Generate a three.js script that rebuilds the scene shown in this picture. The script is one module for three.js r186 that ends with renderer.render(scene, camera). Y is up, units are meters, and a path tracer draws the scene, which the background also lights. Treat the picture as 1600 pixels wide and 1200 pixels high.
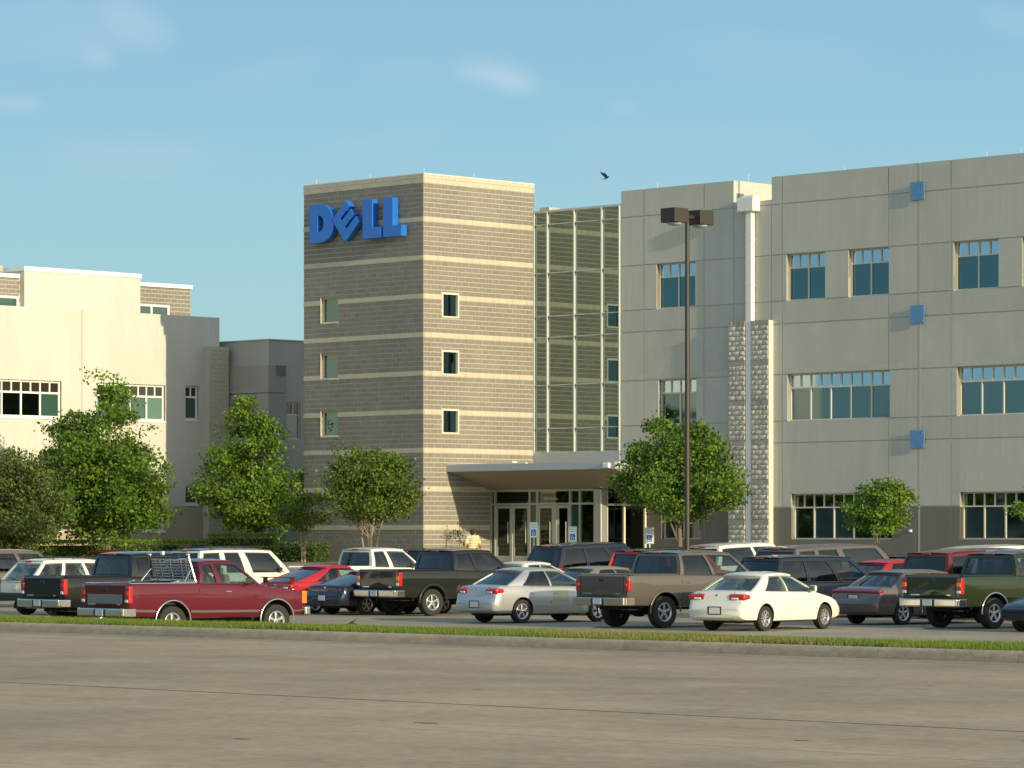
import * as THREE from 'three';
import { RoundedBoxGeometry } from 'three/addons/geometries/RoundedBoxGeometry.js';
import { mergeGeometries, toCreasedNormals } from 'three/addons/utils/BufferGeometryUtils.js';
import { MarchingCubes } from 'three/addons/objects/MarchingCubes.js';
import { Brush, Evaluator, SUBTRACTION } from 'three-bvh-csg';

// ---------------------------------------------------------------- camera, sky, sun, exposure
const scene = new THREE.Scene();
// level telephoto lens with a rising front: the horizon lies below the middle of the frame
const camera = new THREE.PerspectiveCamera(2 * Math.atan(838 / 5500) * 180 / Math.PI, 1600 / 1676, 0.5, 9000);
camera.setViewOffset(1600, 1676, 0, 0, 1600, 1200);
camera.position.set(0, 2.29, 0);
camera.lookAt(0, 2.29, -100);

const EXPOSURE = 1.2, SUN_POWER = 4.2, SKY_GAIN = 1.0;
const C = Math.SQRT1_2, OX = -3.66, OD = 146;            // the site grid: turned 45 degrees, origin at the tower's near corner
const toW = (x, y, z) => new THREE.Vector3(OX + C * (x - z), y, -(OD - C * (x + z)));
const dirW = (x, y, z) => new THREE.Vector3(C * (x - z), y, C * (x + z)).normalize();
const YAW = -Math.PI / 4;
const SUN = dirW(1, 0.25, 0.09);

const rng = (s) => () => { s |= 0; s = (s + 0x6d2b79f5) | 0; let t = Math.imul(s ^ (s >>> 15), 1 | s); t = (t + Math.imul(t ^ (t >>> 7), 61 | t)) ^ t; return ((t ^ (t >>> 14)) >>> 0) / 4294967296; };
const R0 = rng(11);
const lerp = (a, b, t) => a + (b - a) * t, clamp = (x, a = 0, b = 1) => Math.min(b, Math.max(a, x)), sstep = (a, b, x) => { const t = clamp((x - a) / (b - a)); return t * t * (3 - 2 * t); };
// tileable value noise
const PERM = new Uint8Array(512); { const r = rng(5); const p = [...Array(256).keys()]; for (let i = 255; i > 0; i--) { const j = Math.floor(r() * (i + 1)); [p[i], p[j]] = [p[j], p[i]]; } for (let i = 0; i < 512; i++) PERM[i] = p[i & 255]; }
function vnoise(x, y, per) {
  const xi = Math.floor(x), yi = Math.floor(y), fx = x - xi, fy = y - yi, u = fx * fx * (3 - 2 * fx), v = fy * fy * (3 - 2 * fy), m = (a) => ((a % per) + per) % per;
  const h = (a, b) => PERM[(PERM[m(a) & 255] + m(b)) & 255] / 255;
  return lerp(lerp(h(xi, yi), h(xi + 1, yi), u), lerp(h(xi, yi + 1), h(xi + 1, yi + 1), u), v);
}
function fbm(x, y, per, oct) { let s = 0, a = 0.5, n = 0; for (let i = 0; i < oct; i++) { s += a * vnoise(x, y, per); n += a; x *= 2; y *= 2; per *= 2; a *= 0.5; } return s / n; }

{ // evening sky: pale towards the horizon, deep blue overhead, warm on the sun's side, a few thin wisps
  const W = 2048, H = 1024, data = new Float32Array(W * H * 4);
  const wisps = [[775, 122, 66, 22, .30, .16], [815, 138, 44, 14, .12, .3], [975, 172, 40, 10, .13, .3], [160, 98, 30, 14, .20, 0.1], [215, 45, 66, 40, .16, .4], [20, 172, 75, 10, .26, -.12], [90, 60, 150, 60, .10, 0], [420, 120, 110, 26, .07, -.3], [640, 115, 90, 22, .06, 0], [1580, 45, 60, 26, .10, .2], [210, 250, 160, 34, .10, 0], [1200, 90, 190, 50, .05, .1], [1060, 215, 240, 26, .05, 0], [600, 225, 120, 18, .07, -.2]];
  for (let j = 0; j < H; j++) {
    const el = ((j + 0.5) / H - 0.5) * Math.PI, sy = Math.sin(el), cy = Math.cos(el);
    for (let i = 0; i < W; i++) {
      const lon = ((i + 0.5) / W - 0.5) * 2 * Math.PI, x = Math.cos(lon) * cy, z = Math.sin(lon) * cy;
      const t1 = sstep(0, 0.17, Math.max(0, sy)), t2 = Math.pow(clamp((sy - 0.1) / 0.9), 0.6);
      let r = lerp(lerp(0.345, 0.255, t1), 0.12, t2), g = lerp(lerp(0.555, 0.475, t1), 0.245, t2), b = lerp(lerp(0.535, 0.635, t1), 0.42, t2);
      const ds = x * SUN.x + sy * SUN.y + z * SUN.z, glow = Math.pow(clamp(ds * 0.5 + 0.5), 3.4), core = Math.pow(clamp(ds), 60);
      const low = Math.exp(-Math.max(0, sy) * 2.2);
      r += glow * low * 1.55 + core * 2.2; g += glow * low * 1.27 + core * 1.7; b += glow * low * 0.84 + core * 1.0;
      if (sy > 0) {
        const az = Math.atan2(x, -z), px = 800 + az * 5500, py = 838 - el * 5500;
        let k = 0;
        if (Math.abs(az) < 0.2 && el < 0.2) {
          for (const [cx, cyy, rx, ry, a, sl] of wisps) {
            const n = 0.55 * fbm((px - py * 0.9) / 46 + cx, (py + px * 0.25) / 9 + cyy, 64, 4) + 0.45 * fbm(px / 30 + cx, py / 22 + cyy, 64, 4), dx = (px - cx) / rx, dy = (py - cyy - (px - cx) * sl) / ry, q = dx * dx + dy * dy + (n - 0.5) * 1.7;
            k += a * 0.8 * sstep(1.35, 0.0, q) * (0.1 + 1.5 * n);
          }
        } else {
          const f = fbm(lon * 9 + 20, sy * 26, 64, 5); k = sstep(0.56, 0.85, f) * 0.3 * sstep(0.02, 0.2, sy);
        }
        k = clamp(k); r = lerp(r, 0.80, k); g = lerp(g, 0.82, k); b = lerp(b, 0.80, k);
      } else { const q = sstep(0, -0.12, sy); r = lerp(r, 0.16, q); g = lerp(g, 0.15, q); b = lerp(b, 0.12, q); }
      const o = (j * W + i) * 4; data[o] = r * SKY_GAIN; data[o + 1] = g * SKY_GAIN; data[o + 2] = b * SKY_GAIN; data[o + 3] = 1;
    }
  }
  const sky = new THREE.DataTexture(data, W, H, THREE.RGBAFormat, THREE.FloatType);
  sky.mapping = THREE.EquirectangularReflectionMapping; sky.magFilter = sky.minFilter = THREE.LinearFilter; sky.needsUpdate = true;
  scene.background = sky; scene.environment = sky;
}
const sun = new THREE.DirectionalLight(new THREE.Color().setRGB(1, 0.84, 0.56), SUN_POWER);
sun.name = 'sun'; { const t = toW(10, 3, 10); sun.position.copy(t).addScaledVector(SUN, 220); sun.target.position.copy(t); }
sun.castShadow = true; sun.shadow.mapSize.set(4096, 4096); sun.shadow.radius = 1;
Object.assign(sun.shadow.camera, { left: -90, right: 90, top: 60, bottom: -60, near: 1, far: 500 });
scene.add(sun, sun.target);
const renderer = new THREE.WebGLRenderer({ antialias: true });
renderer.setSize(1024, 768);
renderer.toneMapping = THREE.LinearToneMapping; renderer.toneMappingExposure = EXPOSURE;
renderer.shadowMap.enabled = true;

// ---------------------------------------------------------------- helpers
const taken = new Map();
function numbered(n) { const k = taken.get(n) ?? 0; taken.set(n, k + 1); return k ? n + '_' + String(k).padStart(3, '0') : n; }
function shade(o) { o.traverse((q) => { if (q.isMesh) { q.castShadow = true; q.receiveShadow = true; } }); return o; }
function thing(name, label, category, [x, y, z] = [0, 0, 0], turn = 0, group) {       // site coordinates
  const o = new THREE.Group(); o.name = numbered(name); scene.add(o); o.position.copy(toW(x, y, z)); o.rotation.y = YAW + turn; o.site = [x, y, z];
  o.userData = { label, category }; if (group) o.userData.group = group;
  return o;
}
function part(parent, name, geo, mat) {
  const g = Array.isArray(geo) ? merge(geo) : geo, m = new THREE.Mesh(g, mat); m.name = name; m.castShadow = m.receiveShadow = true;
  let r = parent; while (r && !r.site) r = r.parent;
  if (r && !g.userData.own) g.translate(-r.site[0], -r.site[1], -r.site[2]);
  parent.add(m); return m;
}
function own(g) { const q = Array.isArray(g) ? merge(g) : g; q.userData.own = true; return q; }   // geometry already in the thing's own coordinates
function sub(parent, name) { const g = new THREE.Group(); g.name = name; parent.add(g); return g; }
function structure(name, geo, mat, label) {                                                         // geometry in site coordinates
  const m = new THREE.Mesh(Array.isArray(geo) ? merge(geo) : geo, mat); m.name = numbered(name); m.position.copy(toW(0, 0, 0)); m.rotation.y = YAW; m.receiveShadow = m.castShadow = true;
  m.userData = { kind: 'structure' }; if (label) m.userData.label = label; scene.add(m); return m;
}
function norm(g) {
  let q = g.index ? g.toNonIndexed() : g; q.clearGroups();
  for (const k of Object.keys(q.attributes)) if (!['position', 'normal', 'uv', 'color'].includes(k)) q.deleteAttribute(k);
  if (!q.attributes.normal) q.computeVertexNormals();
  if (!q.attributes.uv) q.setAttribute('uv', new THREE.BufferAttribute(new Float32Array(q.attributes.position.count * 2), 2));
  return q;
}
function merge(list) { return list.length === 1 ? norm(list[0]) : mergeGeometries(list.map(norm)); }
// a box with uv in metres, continuous from piece to piece; x, y, z is its centre
function box(w, h, d, x = 0, y = 0, z = 0) {
  const g = new THREE.BoxGeometry(w, h, d); g.translate(x, y, z);
  const p = g.attributes.position, n = g.attributes.normal, u = g.attributes.uv;
  for (let i = 0; i < p.count; i++) { const ax = Math.abs(n.getX(i)), ay = Math.abs(n.getY(i)); u.setXY(i, ax > 0.5 ? p.getZ(i) : p.getX(i), ay > 0.5 ? p.getZ(i) : p.getY(i)); }
  return g;
}
const span = (x0, x1, y0, y1, z0, z1) => box(x1 - x0, y1 - y0, z1 - z0, (x0 + x1) / 2, (y0 + y1) / 2, (z0 + z1) / 2);
function rbox(w, h, d, x, y, z, r = 0.03, seg = 2) { const g = new RoundedBoxGeometry(w, h, d, seg, Math.min(r, w / 2.01, h / 2.01, d / 2.01)); g.translate(x, y, z); return g; }
function rod(a, b, r0, r1 = r0, seg = 8) {
  const A = new THREE.Vector3(...a), B = new THREE.Vector3(...b), l = A.distanceTo(B), g = new THREE.CylinderGeometry(r1, r0, l, seg);
  g.applyQuaternion(new THREE.Quaternion().setFromUnitVectors(new THREE.Vector3(0, 1, 0), B.clone().sub(A).normalize())); g.translate((a[0] + b[0]) / 2, (a[1] + b[1]) / 2, (a[2] + b[2]) / 2); return g;
}
function noiseTex(size, fn, rx = 1, ry = 1, srgb = false) {
  const d = new Uint8Array(size * size * 4);
  for (let j = 0; j < size; j++) for (let i = 0; i < size; i++) { const v = fn(i / size, j / size), o = (j * size + i) * 4; if (Array.isArray(v)) { d[o] = v[0] * 255; d[o + 1] = v[1] * 255; d[o + 2] = v[2] * 255; } else d[o] = d[o + 1] = d[o + 2] = clamp(v) * 255; d[o + 3] = 255; }
  const t = new THREE.DataTexture(d, size, size); t.wrapS = t.wrapT = THREE.RepeatWrapping; t.magFilter = t.minFilter = THREE.LinearFilter; t.repeat.set(rx, ry); if (srgb) t.colorSpace = THREE.SRGBColorSpace; t.needsUpdate = true; return t;
}
const lin = (r, g, b) => new THREE.Color().setRGB(r, g, b);
const std = (col, rough = 0.8, extra = {}) => new THREE.MeshStandardMaterial({ color: lin(...col), roughness: rough, ...extra });
const phy = (col, rough, extra = {}) => new THREE.MeshPhysicalMaterial({ color: lin(...col), roughness: rough, ...extra });

// ---------------------------------------------------------------- materials
const T_wall = noiseTex(512, (u, v) => 0.80 + 0.16 * fbm(u * 6, v * 3, 6, 5) + 0.15 * fbm(u * 60, v * 3, 3 * 20, 3) * fbm(u * 9, v * 2 + 5, 9, 2) + 0.05 * (fbm(u * 90, v * 90, 90, 2) - 0.5), 1 / 9, 1 / 9);
const T_grain = noiseTex(512, (u, v) => fbm(u * 64, v * 64, 64, 3), 1 / 1.5, 1 / 1.5);
const T_rock = noiseTex(512, (u, v) => fbm(u * 14, v * 14, 14, 5), 1 / 1.6, 1 / 1.6);
const T_block = noiseTex(256, (u, v) => 0.66 + 0.34 * fbm(u * 24, v * 24, 24, 4), 1, 1);
const T_pave = noiseTex(1024, (u, v) => { const a = fbm(u * 8, v * 8, 8, 6), b = fbm(u * 120, v * 120, 120, 2); const c = fbm(u * 36 + 3, v * 36, 36, 3); return 0.60 + 0.36 * a + 0.26 * (b - 0.5) + 0.10 * (c - 0.5); }, 1 / 14, 1 / 14);
const T_bark = noiseTex(256, (u, v) => fbm(u * 20, v * 4, 20, 4), 1, 1);
const M = {
  panel: std([0.525, 0.52, 0.45], 0.9, { map: T_wall, bumpMap: T_grain, bumpScale: 0.004 }),
  panelB: std([0.50, 0.495, 0.43], 0.9, { map: T_wall, bumpMap: T_grain, bumpScale: 0.004 }),
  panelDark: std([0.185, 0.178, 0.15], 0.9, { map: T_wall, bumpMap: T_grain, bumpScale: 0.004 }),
  joint: std([0.43, 0.42, 0.365], 0.95),
  cream: std([0.60, 0.575, 0.505], 0.9, { map: T_wall, bumpMap: T_grain, bumpScale: 0.003 }),
  tan: std([0.42, 0.36, 0.26], 0.9, { map: T_wall, bumpMap: T_grain, bumpScale: 0.003 }),
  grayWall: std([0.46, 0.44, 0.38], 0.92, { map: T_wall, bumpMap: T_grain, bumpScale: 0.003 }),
  mortar: std([0.50, 0.465, 0.385], 0.95, { bumpMap: T_grain, bumpScale: 0.003 }),
  cap: std([0.66, 0.61, 0.49], 0.7),
  frame: std([0.60, 0.575, 0.47], 0.5),
  frameGreen: std([0.50, 0.52, 0.46], 0.4, { metalness: 0.4 }),
  transom: phy([0.36, 0.46, 0.56], 0.03, { metalness: 1 }),
  pane: phy([0.085, 0.15, 0.175], 0.03, { metalness: 1 }),
  paneLow: phy([0.13, 0.18, 0.20], 0.04, { metalness: 1 }),
  paneGreen: phy([0.035, 0.085, 0.066], 0.06, { ior: 1.7 }),
  transomDark: phy([0.032, 0.028, 0.018], 0.08, {}),
  atrium: phy([0.225, 0.285, 0.285], 0.025, { metalness: 1 }),
  paneTeal: phy([0.014, 0.040, 0.055], 0.05, { ior: 2.0 }),
  paneBlind: phy([0.10, 0.185, 0.145], 0.15, {}),
  doorGlass: phy([0.06, 0.075, 0.065], 0.04, { metalness: 1 }),
  alu: std([0.55, 0.56, 0.54], 0.38, { metalness: 0.7 }),
  fascia: std([0.44, 0.47, 0.50], 0.5, { metalness: 0.2 }),
  soffit: std([0.34, 0.31, 0.25], 0.55),
  signBlue: phy([0.014, 0.155, 0.60], 0.35, { clearcoat: 0.4, clearcoatRoughness: 0.2 }),
  plateBlue: std([0.10, 0.27, 0.50], 0.45),
  bronze: std([0.05, 0.042, 0.032], 0.5, { metalness: 0.3 }),
  lens: phy([0.5, 0.52, 0.5], 0.25, {}),
  white: std([0.78, 0.77, 0.72], 0.5),
  rubber: std([0.022, 0.021, 0.02], 0.85),
  rim: std([0.62, 0.62, 0.62], 0.28, { metalness: 0.85 }),
  rimDark: std([0.05, 0.05, 0.05], 0.6),
  chrome: std([0.62, 0.61, 0.58], 0.2, { metalness: 1 }),
  blackPlastic: std([0.02, 0.02, 0.021], 0.6),
  under: std([0.012, 0.012, 0.012], 0.9),
  seat: std([0.06, 0.057, 0.055], 0.9),
  seatTan: std([0.22, 0.19, 0.15], 0.9),
  plate: std([0.62, 0.63, 0.64], 0.5),
  tail: phy([0.42, 0.012, 0.012], 0.25, { clearcoat: 1, clearcoatRoughness: 0.05 }),
  amber: phy([0.75, 0.20, 0.01], 0.25, { clearcoat: 1, clearcoatRoughness: 0.05 }),
  clear: phy([0.75, 0.75, 0.75], 0.15, { clearcoat: 1 }),
  glass: phy([0.50, 0.62, 0.60], 0.02, { transmission: 1, thickness: 0, ior: 1.65 }),
  glassDark: phy([0.10, 0.12, 0.13], 0.02, { transmission: 1, thickness: 0, ior: 1.7 }),
  bark: std([0.16, 0.125, 0.085], 0.95, { bumpMap: T_bark, bumpScale: 0.012 }),
  barkPale: std([0.34, 0.27, 0.18], 0.9, { bumpMap: T_bark, bumpScale: 0.008 }),
};
const leafMat = (r, g, b, tr = 0.35) => phy([r, g, b], 0.75, { vertexColors: true, transmission: tr, thickness: 0, side: THREE.DoubleSide, ior: 1.3 });
// ---------------------------------------------------------------- ground
const SLOPE0 = 24, SLOPE1 = 5, SLOPEM = 11, PLAZA = 1.21, MID = 0.42;
const elev = (z) => z >= SLOPE0 ? Math.min(0, (40 - z) * 0.012) : z >= SLOPEM ? (SLOPE0 - z) * MID / (SLOPE0 - SLOPEM) : Math.min(PLAZA, MID + (SLOPEM - z) * (PLAZA - MID) / (SLOPEM - SLOPE1));
// a sheet over the site grid, subdivided, with slow changes of tone as vertex colours (tyre lanes run along x)
function sheet(x0, x1, z0, z1, nx, nz, y, tone) {
  const pos = [], uv = [], col = [], idx = [];
  for (let j = 0; j <= nz; j++) for (let i = 0; i <= nx; i++) {
    const x = lerp(x0, x1, i / nx), z = lerp(z0, z1, j / nz); pos.push(x, y(x, z), z); uv.push(x, z); const t = tone(x, z); col.push(t[0], t[1], t[2]);
  }
  for (let j = 0; j < nz; j++) for (let i = 0; i < nx; i++) { const a = j * (nx + 1) + i, b = a + 1, d = a + nx + 1, e = d + 1; idx.push(a, d, b, b, d, e); }
  const g = new THREE.BufferGeometry(); g.setAttribute('position', new THREE.Float32BufferAttribute(pos, 3)); g.setAttribute('uv', new THREE.Float32BufferAttribute(uv, 2)); g.setAttribute('color', new THREE.Float32BufferAttribute(col, 3)); g.setIndex(idx); g.computeVertexNormals(); return g;
}
{
  const far = new THREE.CircleGeometry(6000, 64); far.rotateX(-Math.PI / 2); far.translate(0, -0.3, 0);
  structure('ground', far, std([0.09, 0.10, 0.05], 1));
  const tracks = [[56, 0.02, 0.18, 0.10, 1], [57.8, 0.02, 0.18, 0.10, 1], [61.5, -0.05, 0.22, 0.12, 2.2], [63.3, -0.05, 0.22, 0.10, 2.2], [66.2, 0.03, 0.3, 0.10, 3.7], [71.4, -0.02, 0.16, 0.14, 5.1], [72.9, -0.02, 0.16, 0.12, 5.1], [76, 0.06, 0.2, 0.12, 6.3], [79.5, -0.03, 0.2, 0.10, 7.7], [83, 0.04, 0.2, 0.12, 9]];
  const stain = (x, z) => { const a = fbm(x / 26 + 8, z / 2.6 + 3, 256, 4), b = fbm(x / 9 + 40, z / 7 + 9, 256, 4), s0 = 0.70 + 0.36 * a + 0.20 * (b - 0.5); let s = s0; for (const [z0, k, w, d, p] of tracks) { const c = z0 + k * (x - 70) + Math.sin(x * 0.06 + p) * 0.9, u = (z - c) / w; s -= 0.6 * d * Math.exp(-u * u) * sstep(0.3, 0.62, fbm(x / 7 + p * 9, p * 5 + 3, 256, 2)); } return [s, s * 0.99, s * 0.96]; };
  const lotMat = std([0.51, 0.385, 0.238], 0.88, { map: T_pave, vertexColors: true, bumpMap: T_pave, bumpScale: 0.006 });
  structure('concrete_lot', sheet(20, 150, 52.45, 112, 180, 380, () => 0.14, stain), lotMat);
  structure('concrete_apron', sheet(-300, 400, 112, 400, 10, 10, () => 0.136, () => [0.85, 0.85, 0.82]), lotMat);
  const back = std([0.47, 0.39, 0.262], 0.9, { map: T_pave, vertexColors: true });
  structure('asphalt_lot', sheet(-60, 150, -12, 49.3, 105, 61, (x, z) => elev(z), stain), back);
  structure('pavement_joint', [span(20, 150, 0.142, 0.144, 69.26, 69.31)], std([0.10, 0.10, 0.10], 0.9));
  structure('pavement_joint', [span(77, 150, 0.142, 0.144, 73.6, 73.625)], std([0.5, 0.48, 0.42], 0.9));
  structure('pavement_joint', [span(20, 150, 0.142, 0.144, 53.3, 53.32)], std([0.17, 0.15, 0.12], 0.9));
  structure('painted_line', [span(50.2, 64, 0.004, 0.008, 33.4, 33.5)], std([0.55, 0.53, 0.46], 0.8));
  { // tar spots on the concrete
    const g = []; const r = rng(77);
    for (const [x, z, s] of [[76.5, 72.7, .26], [77.4, 76.3, .2], [70.5, 66, .16], [83.5, 70.6, .2], [81.8, 72.3, .15], [74.2, 60.5, .12], [66, 58, .1], [88, 74, .2]]) {
      const sh = new THREE.Shape(); for (let k = 0; k <= 14; k++) { const a = k / 14 * Math.PI * 2, q = s * 0.45 * (0.4 + 0.7 * r()); k ? sh.lineTo(Math.cos(a) * q * 1.6, Math.sin(a) * q) : sh.moveTo(Math.cos(a) * q * 1.6, Math.sin(a) * q); }
      const q = new THREE.ShapeGeometry(sh); q.rotateX(-Math.PI / 2); q.rotateY(0.5); q.translate(x, 0.1445, z); g.push(q);
    }
    structure('tar_spots', g, std([0.13, 0.115, 0.09], 0.9));
  }
  // kerb in cast lengths, each with a rounded nose
  const kerb = new THREE.Group(); kerb.name = 'kerb'; kerb.userData = { kind: 'structure' }; scene.add(kerb); kerb.position.copy(toW(0, 0, 0)); kerb.rotation.y = YAW; kerb.site = [0, 0, 0];
  const kerbMats = [0.47, 0.45, 0.49, 0.46].map((v) => std([v, v * 0.82, v * 0.58], 0.92, { map: T_pave, bumpMap: T_grain, bumpScale: 0.006 }));
  const rk = rng(31); let x = 24;
  while (x < 96) { const l = 3.05, dz = (rk() - 0.5) * 0.003, dy = (rk() - 0.5) * 0.004, sh = new THREE.Shape(); sh.moveTo(0, -0.1); sh.lineTo(0.175, -0.1); sh.lineTo(0.175, 0.16); sh.quadraticCurveTo(0.172, 0.30, 0.135, 0.325); sh.quadraticCurveTo(0.11, 0.342, 0.07, 0.344); sh.lineTo(0, 0.344); sh.lineTo(0, -0.1);
    const g = norm(toCreasedNormals(new THREE.ExtrudeGeometry(sh, { depth: l - 0.005, bevelEnabled: false, curveSegments: 5 }), 0.7)); g.rotateY(-Math.PI / 2); g.scale(-1, 1, 1); for (let k = 0; k < g.attributes.position.count; k += 3) { for (const at of ['position', 'normal']) { const q = g.attributes[at], t = [q.getX(k + 1), q.getY(k + 1), q.getZ(k + 1)]; q.setXYZ(k + 1, q.getX(k + 2), q.getY(k + 2), q.getZ(k + 2)); q.setXYZ(k + 2, ...t); } } g.translate(x, dy, 52.27 + dz);
    { const p = g.attributes.position, u = g.attributes.uv; for (let i = 0; i < p.count; i++) u.setXY(i, p.getX(i) * 0.7, p.getY(i) * 2 + p.getZ(i)); } part(kerb, 'kerb_length', g, kerbMats[Math.floor(rk() * 4)]); x += l; }
  structure('gutter', [span(20, 150, 0.05, 0.1435, 52.45, 52.95)], std([0.36, 0.32, 0.245], 0.9, { map: T_pave }));
  // grass strip on a low bank
  const bank = (z) => 0.30 + 0.05 * Math.sin(clamp((52.28 - z) / 2.4) * Math.PI) - sstep(50.0, 49.2, z) * 0.5;
  structure('grass_bank', sheet(20, 130, 49.1, 52.3, 110, 16, (x, z) => bank(z), (x, z) => { const s = 0.7 + 0.5 * fbm(x / 2, z / 2, 128, 3); return [s, s, s]; }), std([0.13, 0.125, 0.045], 1, { vertexColors: true }));
  const blade = [], bn = [];
  { const r = rng(9); for (let k = 0; k < 7; k++) { const a = r() * 6.28, b = r() * 0.05, x = Math.cos(a) * b, z = Math.sin(a) * b, h = 0.05 + r() * 0.05, l = r() * 6.28, w = 0.006; const ex = x + Math.cos(l) * h * 0.45, ez = z + Math.sin(l) * h * 0.45, tx = -Math.sin(l) * w, tz = Math.cos(l) * w; blade.push(x - tx, -0.01, z - tz, x + tx, -0.01, z + tz, ex, h, ez); for (let q = 0; q < 3; q++) bn.push(Math.cos(l) * -0.4, 0.8, Math.sin(l) * -0.4); } }
  const bg = new THREE.BufferGeometry(); bg.setAttribute('position', new THREE.Float32BufferAttribute(blade, 3)); bg.setAttribute('normal', new THREE.Float32BufferAttribute(bn, 3)); 
  const N = 52000, gm = phy([1, 1, 1], 0.8, { transmission: 0.25, thickness: 0, ior: 1.3, side: THREE.DoubleSide }), inst = new THREE.InstancedMesh(bg, gm, N), d = new THREE.Object3D(), cc = new THREE.Color(), r = rng(8);
  for (let i = 0; i < N; i++) {
    const x = 33 + r() * 46, z = 49.4 + Math.pow(r(), 0.8) * 2.88, t = fbm(x / 1.6, z / 0.8, 128, 3);
    d.position.set(x, bank(z), z); d.rotation.set(0, r() * 6.28, 0); d.scale.set(1, 0.55 + r() * 0.5 + t * 0.8, 1); d.updateMatrix(); inst.setMatrixAt(i, d.matrix);
    const dry = sstep(0.52, 0.78, fbm(x / 3 + 50, z / 1.2, 128, 3) + r() * 0.12 - 0.05), k = 0.75 + r() * 0.5; if (fbm(x / 2.2 + 11, z / 0.9 + 5, 128, 3) < 0.33) { d.scale.setScalar(0.001); d.updateMatrix(); inst.setMatrixAt(i, d.matrix); } cc.setRGB(lerp(0.23, 0.38, dry) * k, lerp(0.31, 0.33, dry) * k, lerp(0.03, 0.10, dry) * k); inst.setColorAt(i, cc);
  }
  inst.name = 'grass'; inst.position.copy(toW(0, 0, 0)); inst.rotation.y = YAW; inst.receiveShadow = true; inst.userData = { kind: 'stuff', label: 'short green grass with dry patches along the kerb strip', category: 'grass' }; scene.add(inst);
}

// ---------------------------------------------------------------- buildings
// rectangle [x0,x1,y0,y1] less the holes, as rectangles
function lessHoles(rect, holes) {
  let out = [rect];
  for (const [a, b, e, f] of holes) {
    const next = [];
    for (const [x0, x1, y0, y1] of out) {
      if (b <= x0 || a >= x1 || f <= y0 || e >= y1) { next.push([x0, x1, y0, y1]); continue; }
      const l = Math.max(a, x0), r = Math.min(b, x1), lo = Math.max(e, y0), hi = Math.min(f, y1);
      if (l > x0) next.push([x0, l, y0, y1]); if (r < x1) next.push([r, x1, y0, y1]);
      if (lo > y0) next.push([l, r, y0, lo]); if (hi < y1) next.push([l, r, hi, y1]);
    }
    out = next;
  }
  return out.filter(([x0, x1, y0, y1]) => x1 - x0 > 0.015 && y1 - y0 > 0.015);
}
// on a wall that faces +z (axis 'z', along = x) or +x (axis 'x', along = -z so that it still runs left to right)
const wallBox = (axis, at, [a0, a1, y0, y1], f0, f1) => axis === 'z' ? span(a0, a1, y0, y1, at + f0, at + f1) : span(at + f0, at + f1, y0, y1, -a1, -a0);
// a window with frame, mullions and a row of transom lights; recessed behind the wall's face
function glazing(T, axis, at, [a0, a1, y0, y1], { main = 2, trans = 4, tf = 0.28, depth = 0.22, bar = 0.055, fm = M.frame, pm = M.pane, tm = M.transom, sillOut = 0.0 } = {}) {
  const fr = [], B = (a, b, c, d, f0 = -depth - 0.04, f1 = -depth + 0.045) => wallBox(axis, at, [a, b, c, d], f0, f1), ty = y1 - (y1 - y0) * tf, h = bar / 2;
  fr.push(B(a0, a1, y0, y0 + bar), B(a0, a1, y1 - bar, y1), B(a0, a0 + bar, y0 + bar, y1 - bar), B(a1 - bar, a1, y0 + bar, y1 - bar));
  if (trans) fr.push(B(a0 + bar, a1 - bar, ty - h, ty + h));
  const lo = trans ? ty - h : y1 - bar;
  for (let i = 1; i < main; i++) { const a = lerp(a0 + h, a1 - h, i / main); fr.push(B(a - h, a + h, y0 + bar, lo)); }
  for (let i = 1; i < trans; i++) { const a = lerp(a0 + h, a1 - h, i / trans); fr.push(B(a - h * 0.8, a + h * 0.8, ty + h, y1 - bar)); }
  if (sillOut) fr.push(B(a0 - 0.02, a1 + 0.02, y0 - 0.07, y0, -depth - 0.04, sillOut));
  const win = part(T, 'window', fr, fm), r = rng(Math.floor(a0 * 977 + y0 * 131));
  for (let i = 0; i < main; i++) { const l = lerp(a0 + h, a1 - h, i / main), q = lerp(a0 + h, a1 - h, (i + 1) / main); paneAt(win, axis, at, [l + h, q - h, y0 + bar, lo], depth, Array.isArray(pm) ? pm[Math.floor(r() * pm.length)] : pm, r); }
  for (let i = 0; i < trans; i++) { const l = lerp(a0 + h, a1 - h, i / trans), q = lerp(a0 + h, a1 - h, (i + 1) / trans); paneAt(win, axis, at, [l + h * 0.8, q - h * 0.8, ty + h, y1 - bar], depth, tm, r); }
  return win;
}
function paneAt(win, axis, at, rect, depth, mat, r) { // each pane sits a hair out of true, as real ones do
  const g = wallBox(axis, at, rect, -depth - 0.012, -depth - 0.004), cx = (rect[0] + rect[1]) / 2, cy = (rect[2] + rect[3]) / 2, [x, y, z] = axis === 'z' ? [cx, cy, at - depth] : [at - depth, cy, -cx];
  g.translate(-x, -y, -z); g.rotateX((r() - 0.5) * 0.008); g.rotateY((r() - 0.5) * 0.008); g.translate(x, y, z);
  return part(win, 'pane', g, mat);
}
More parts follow.
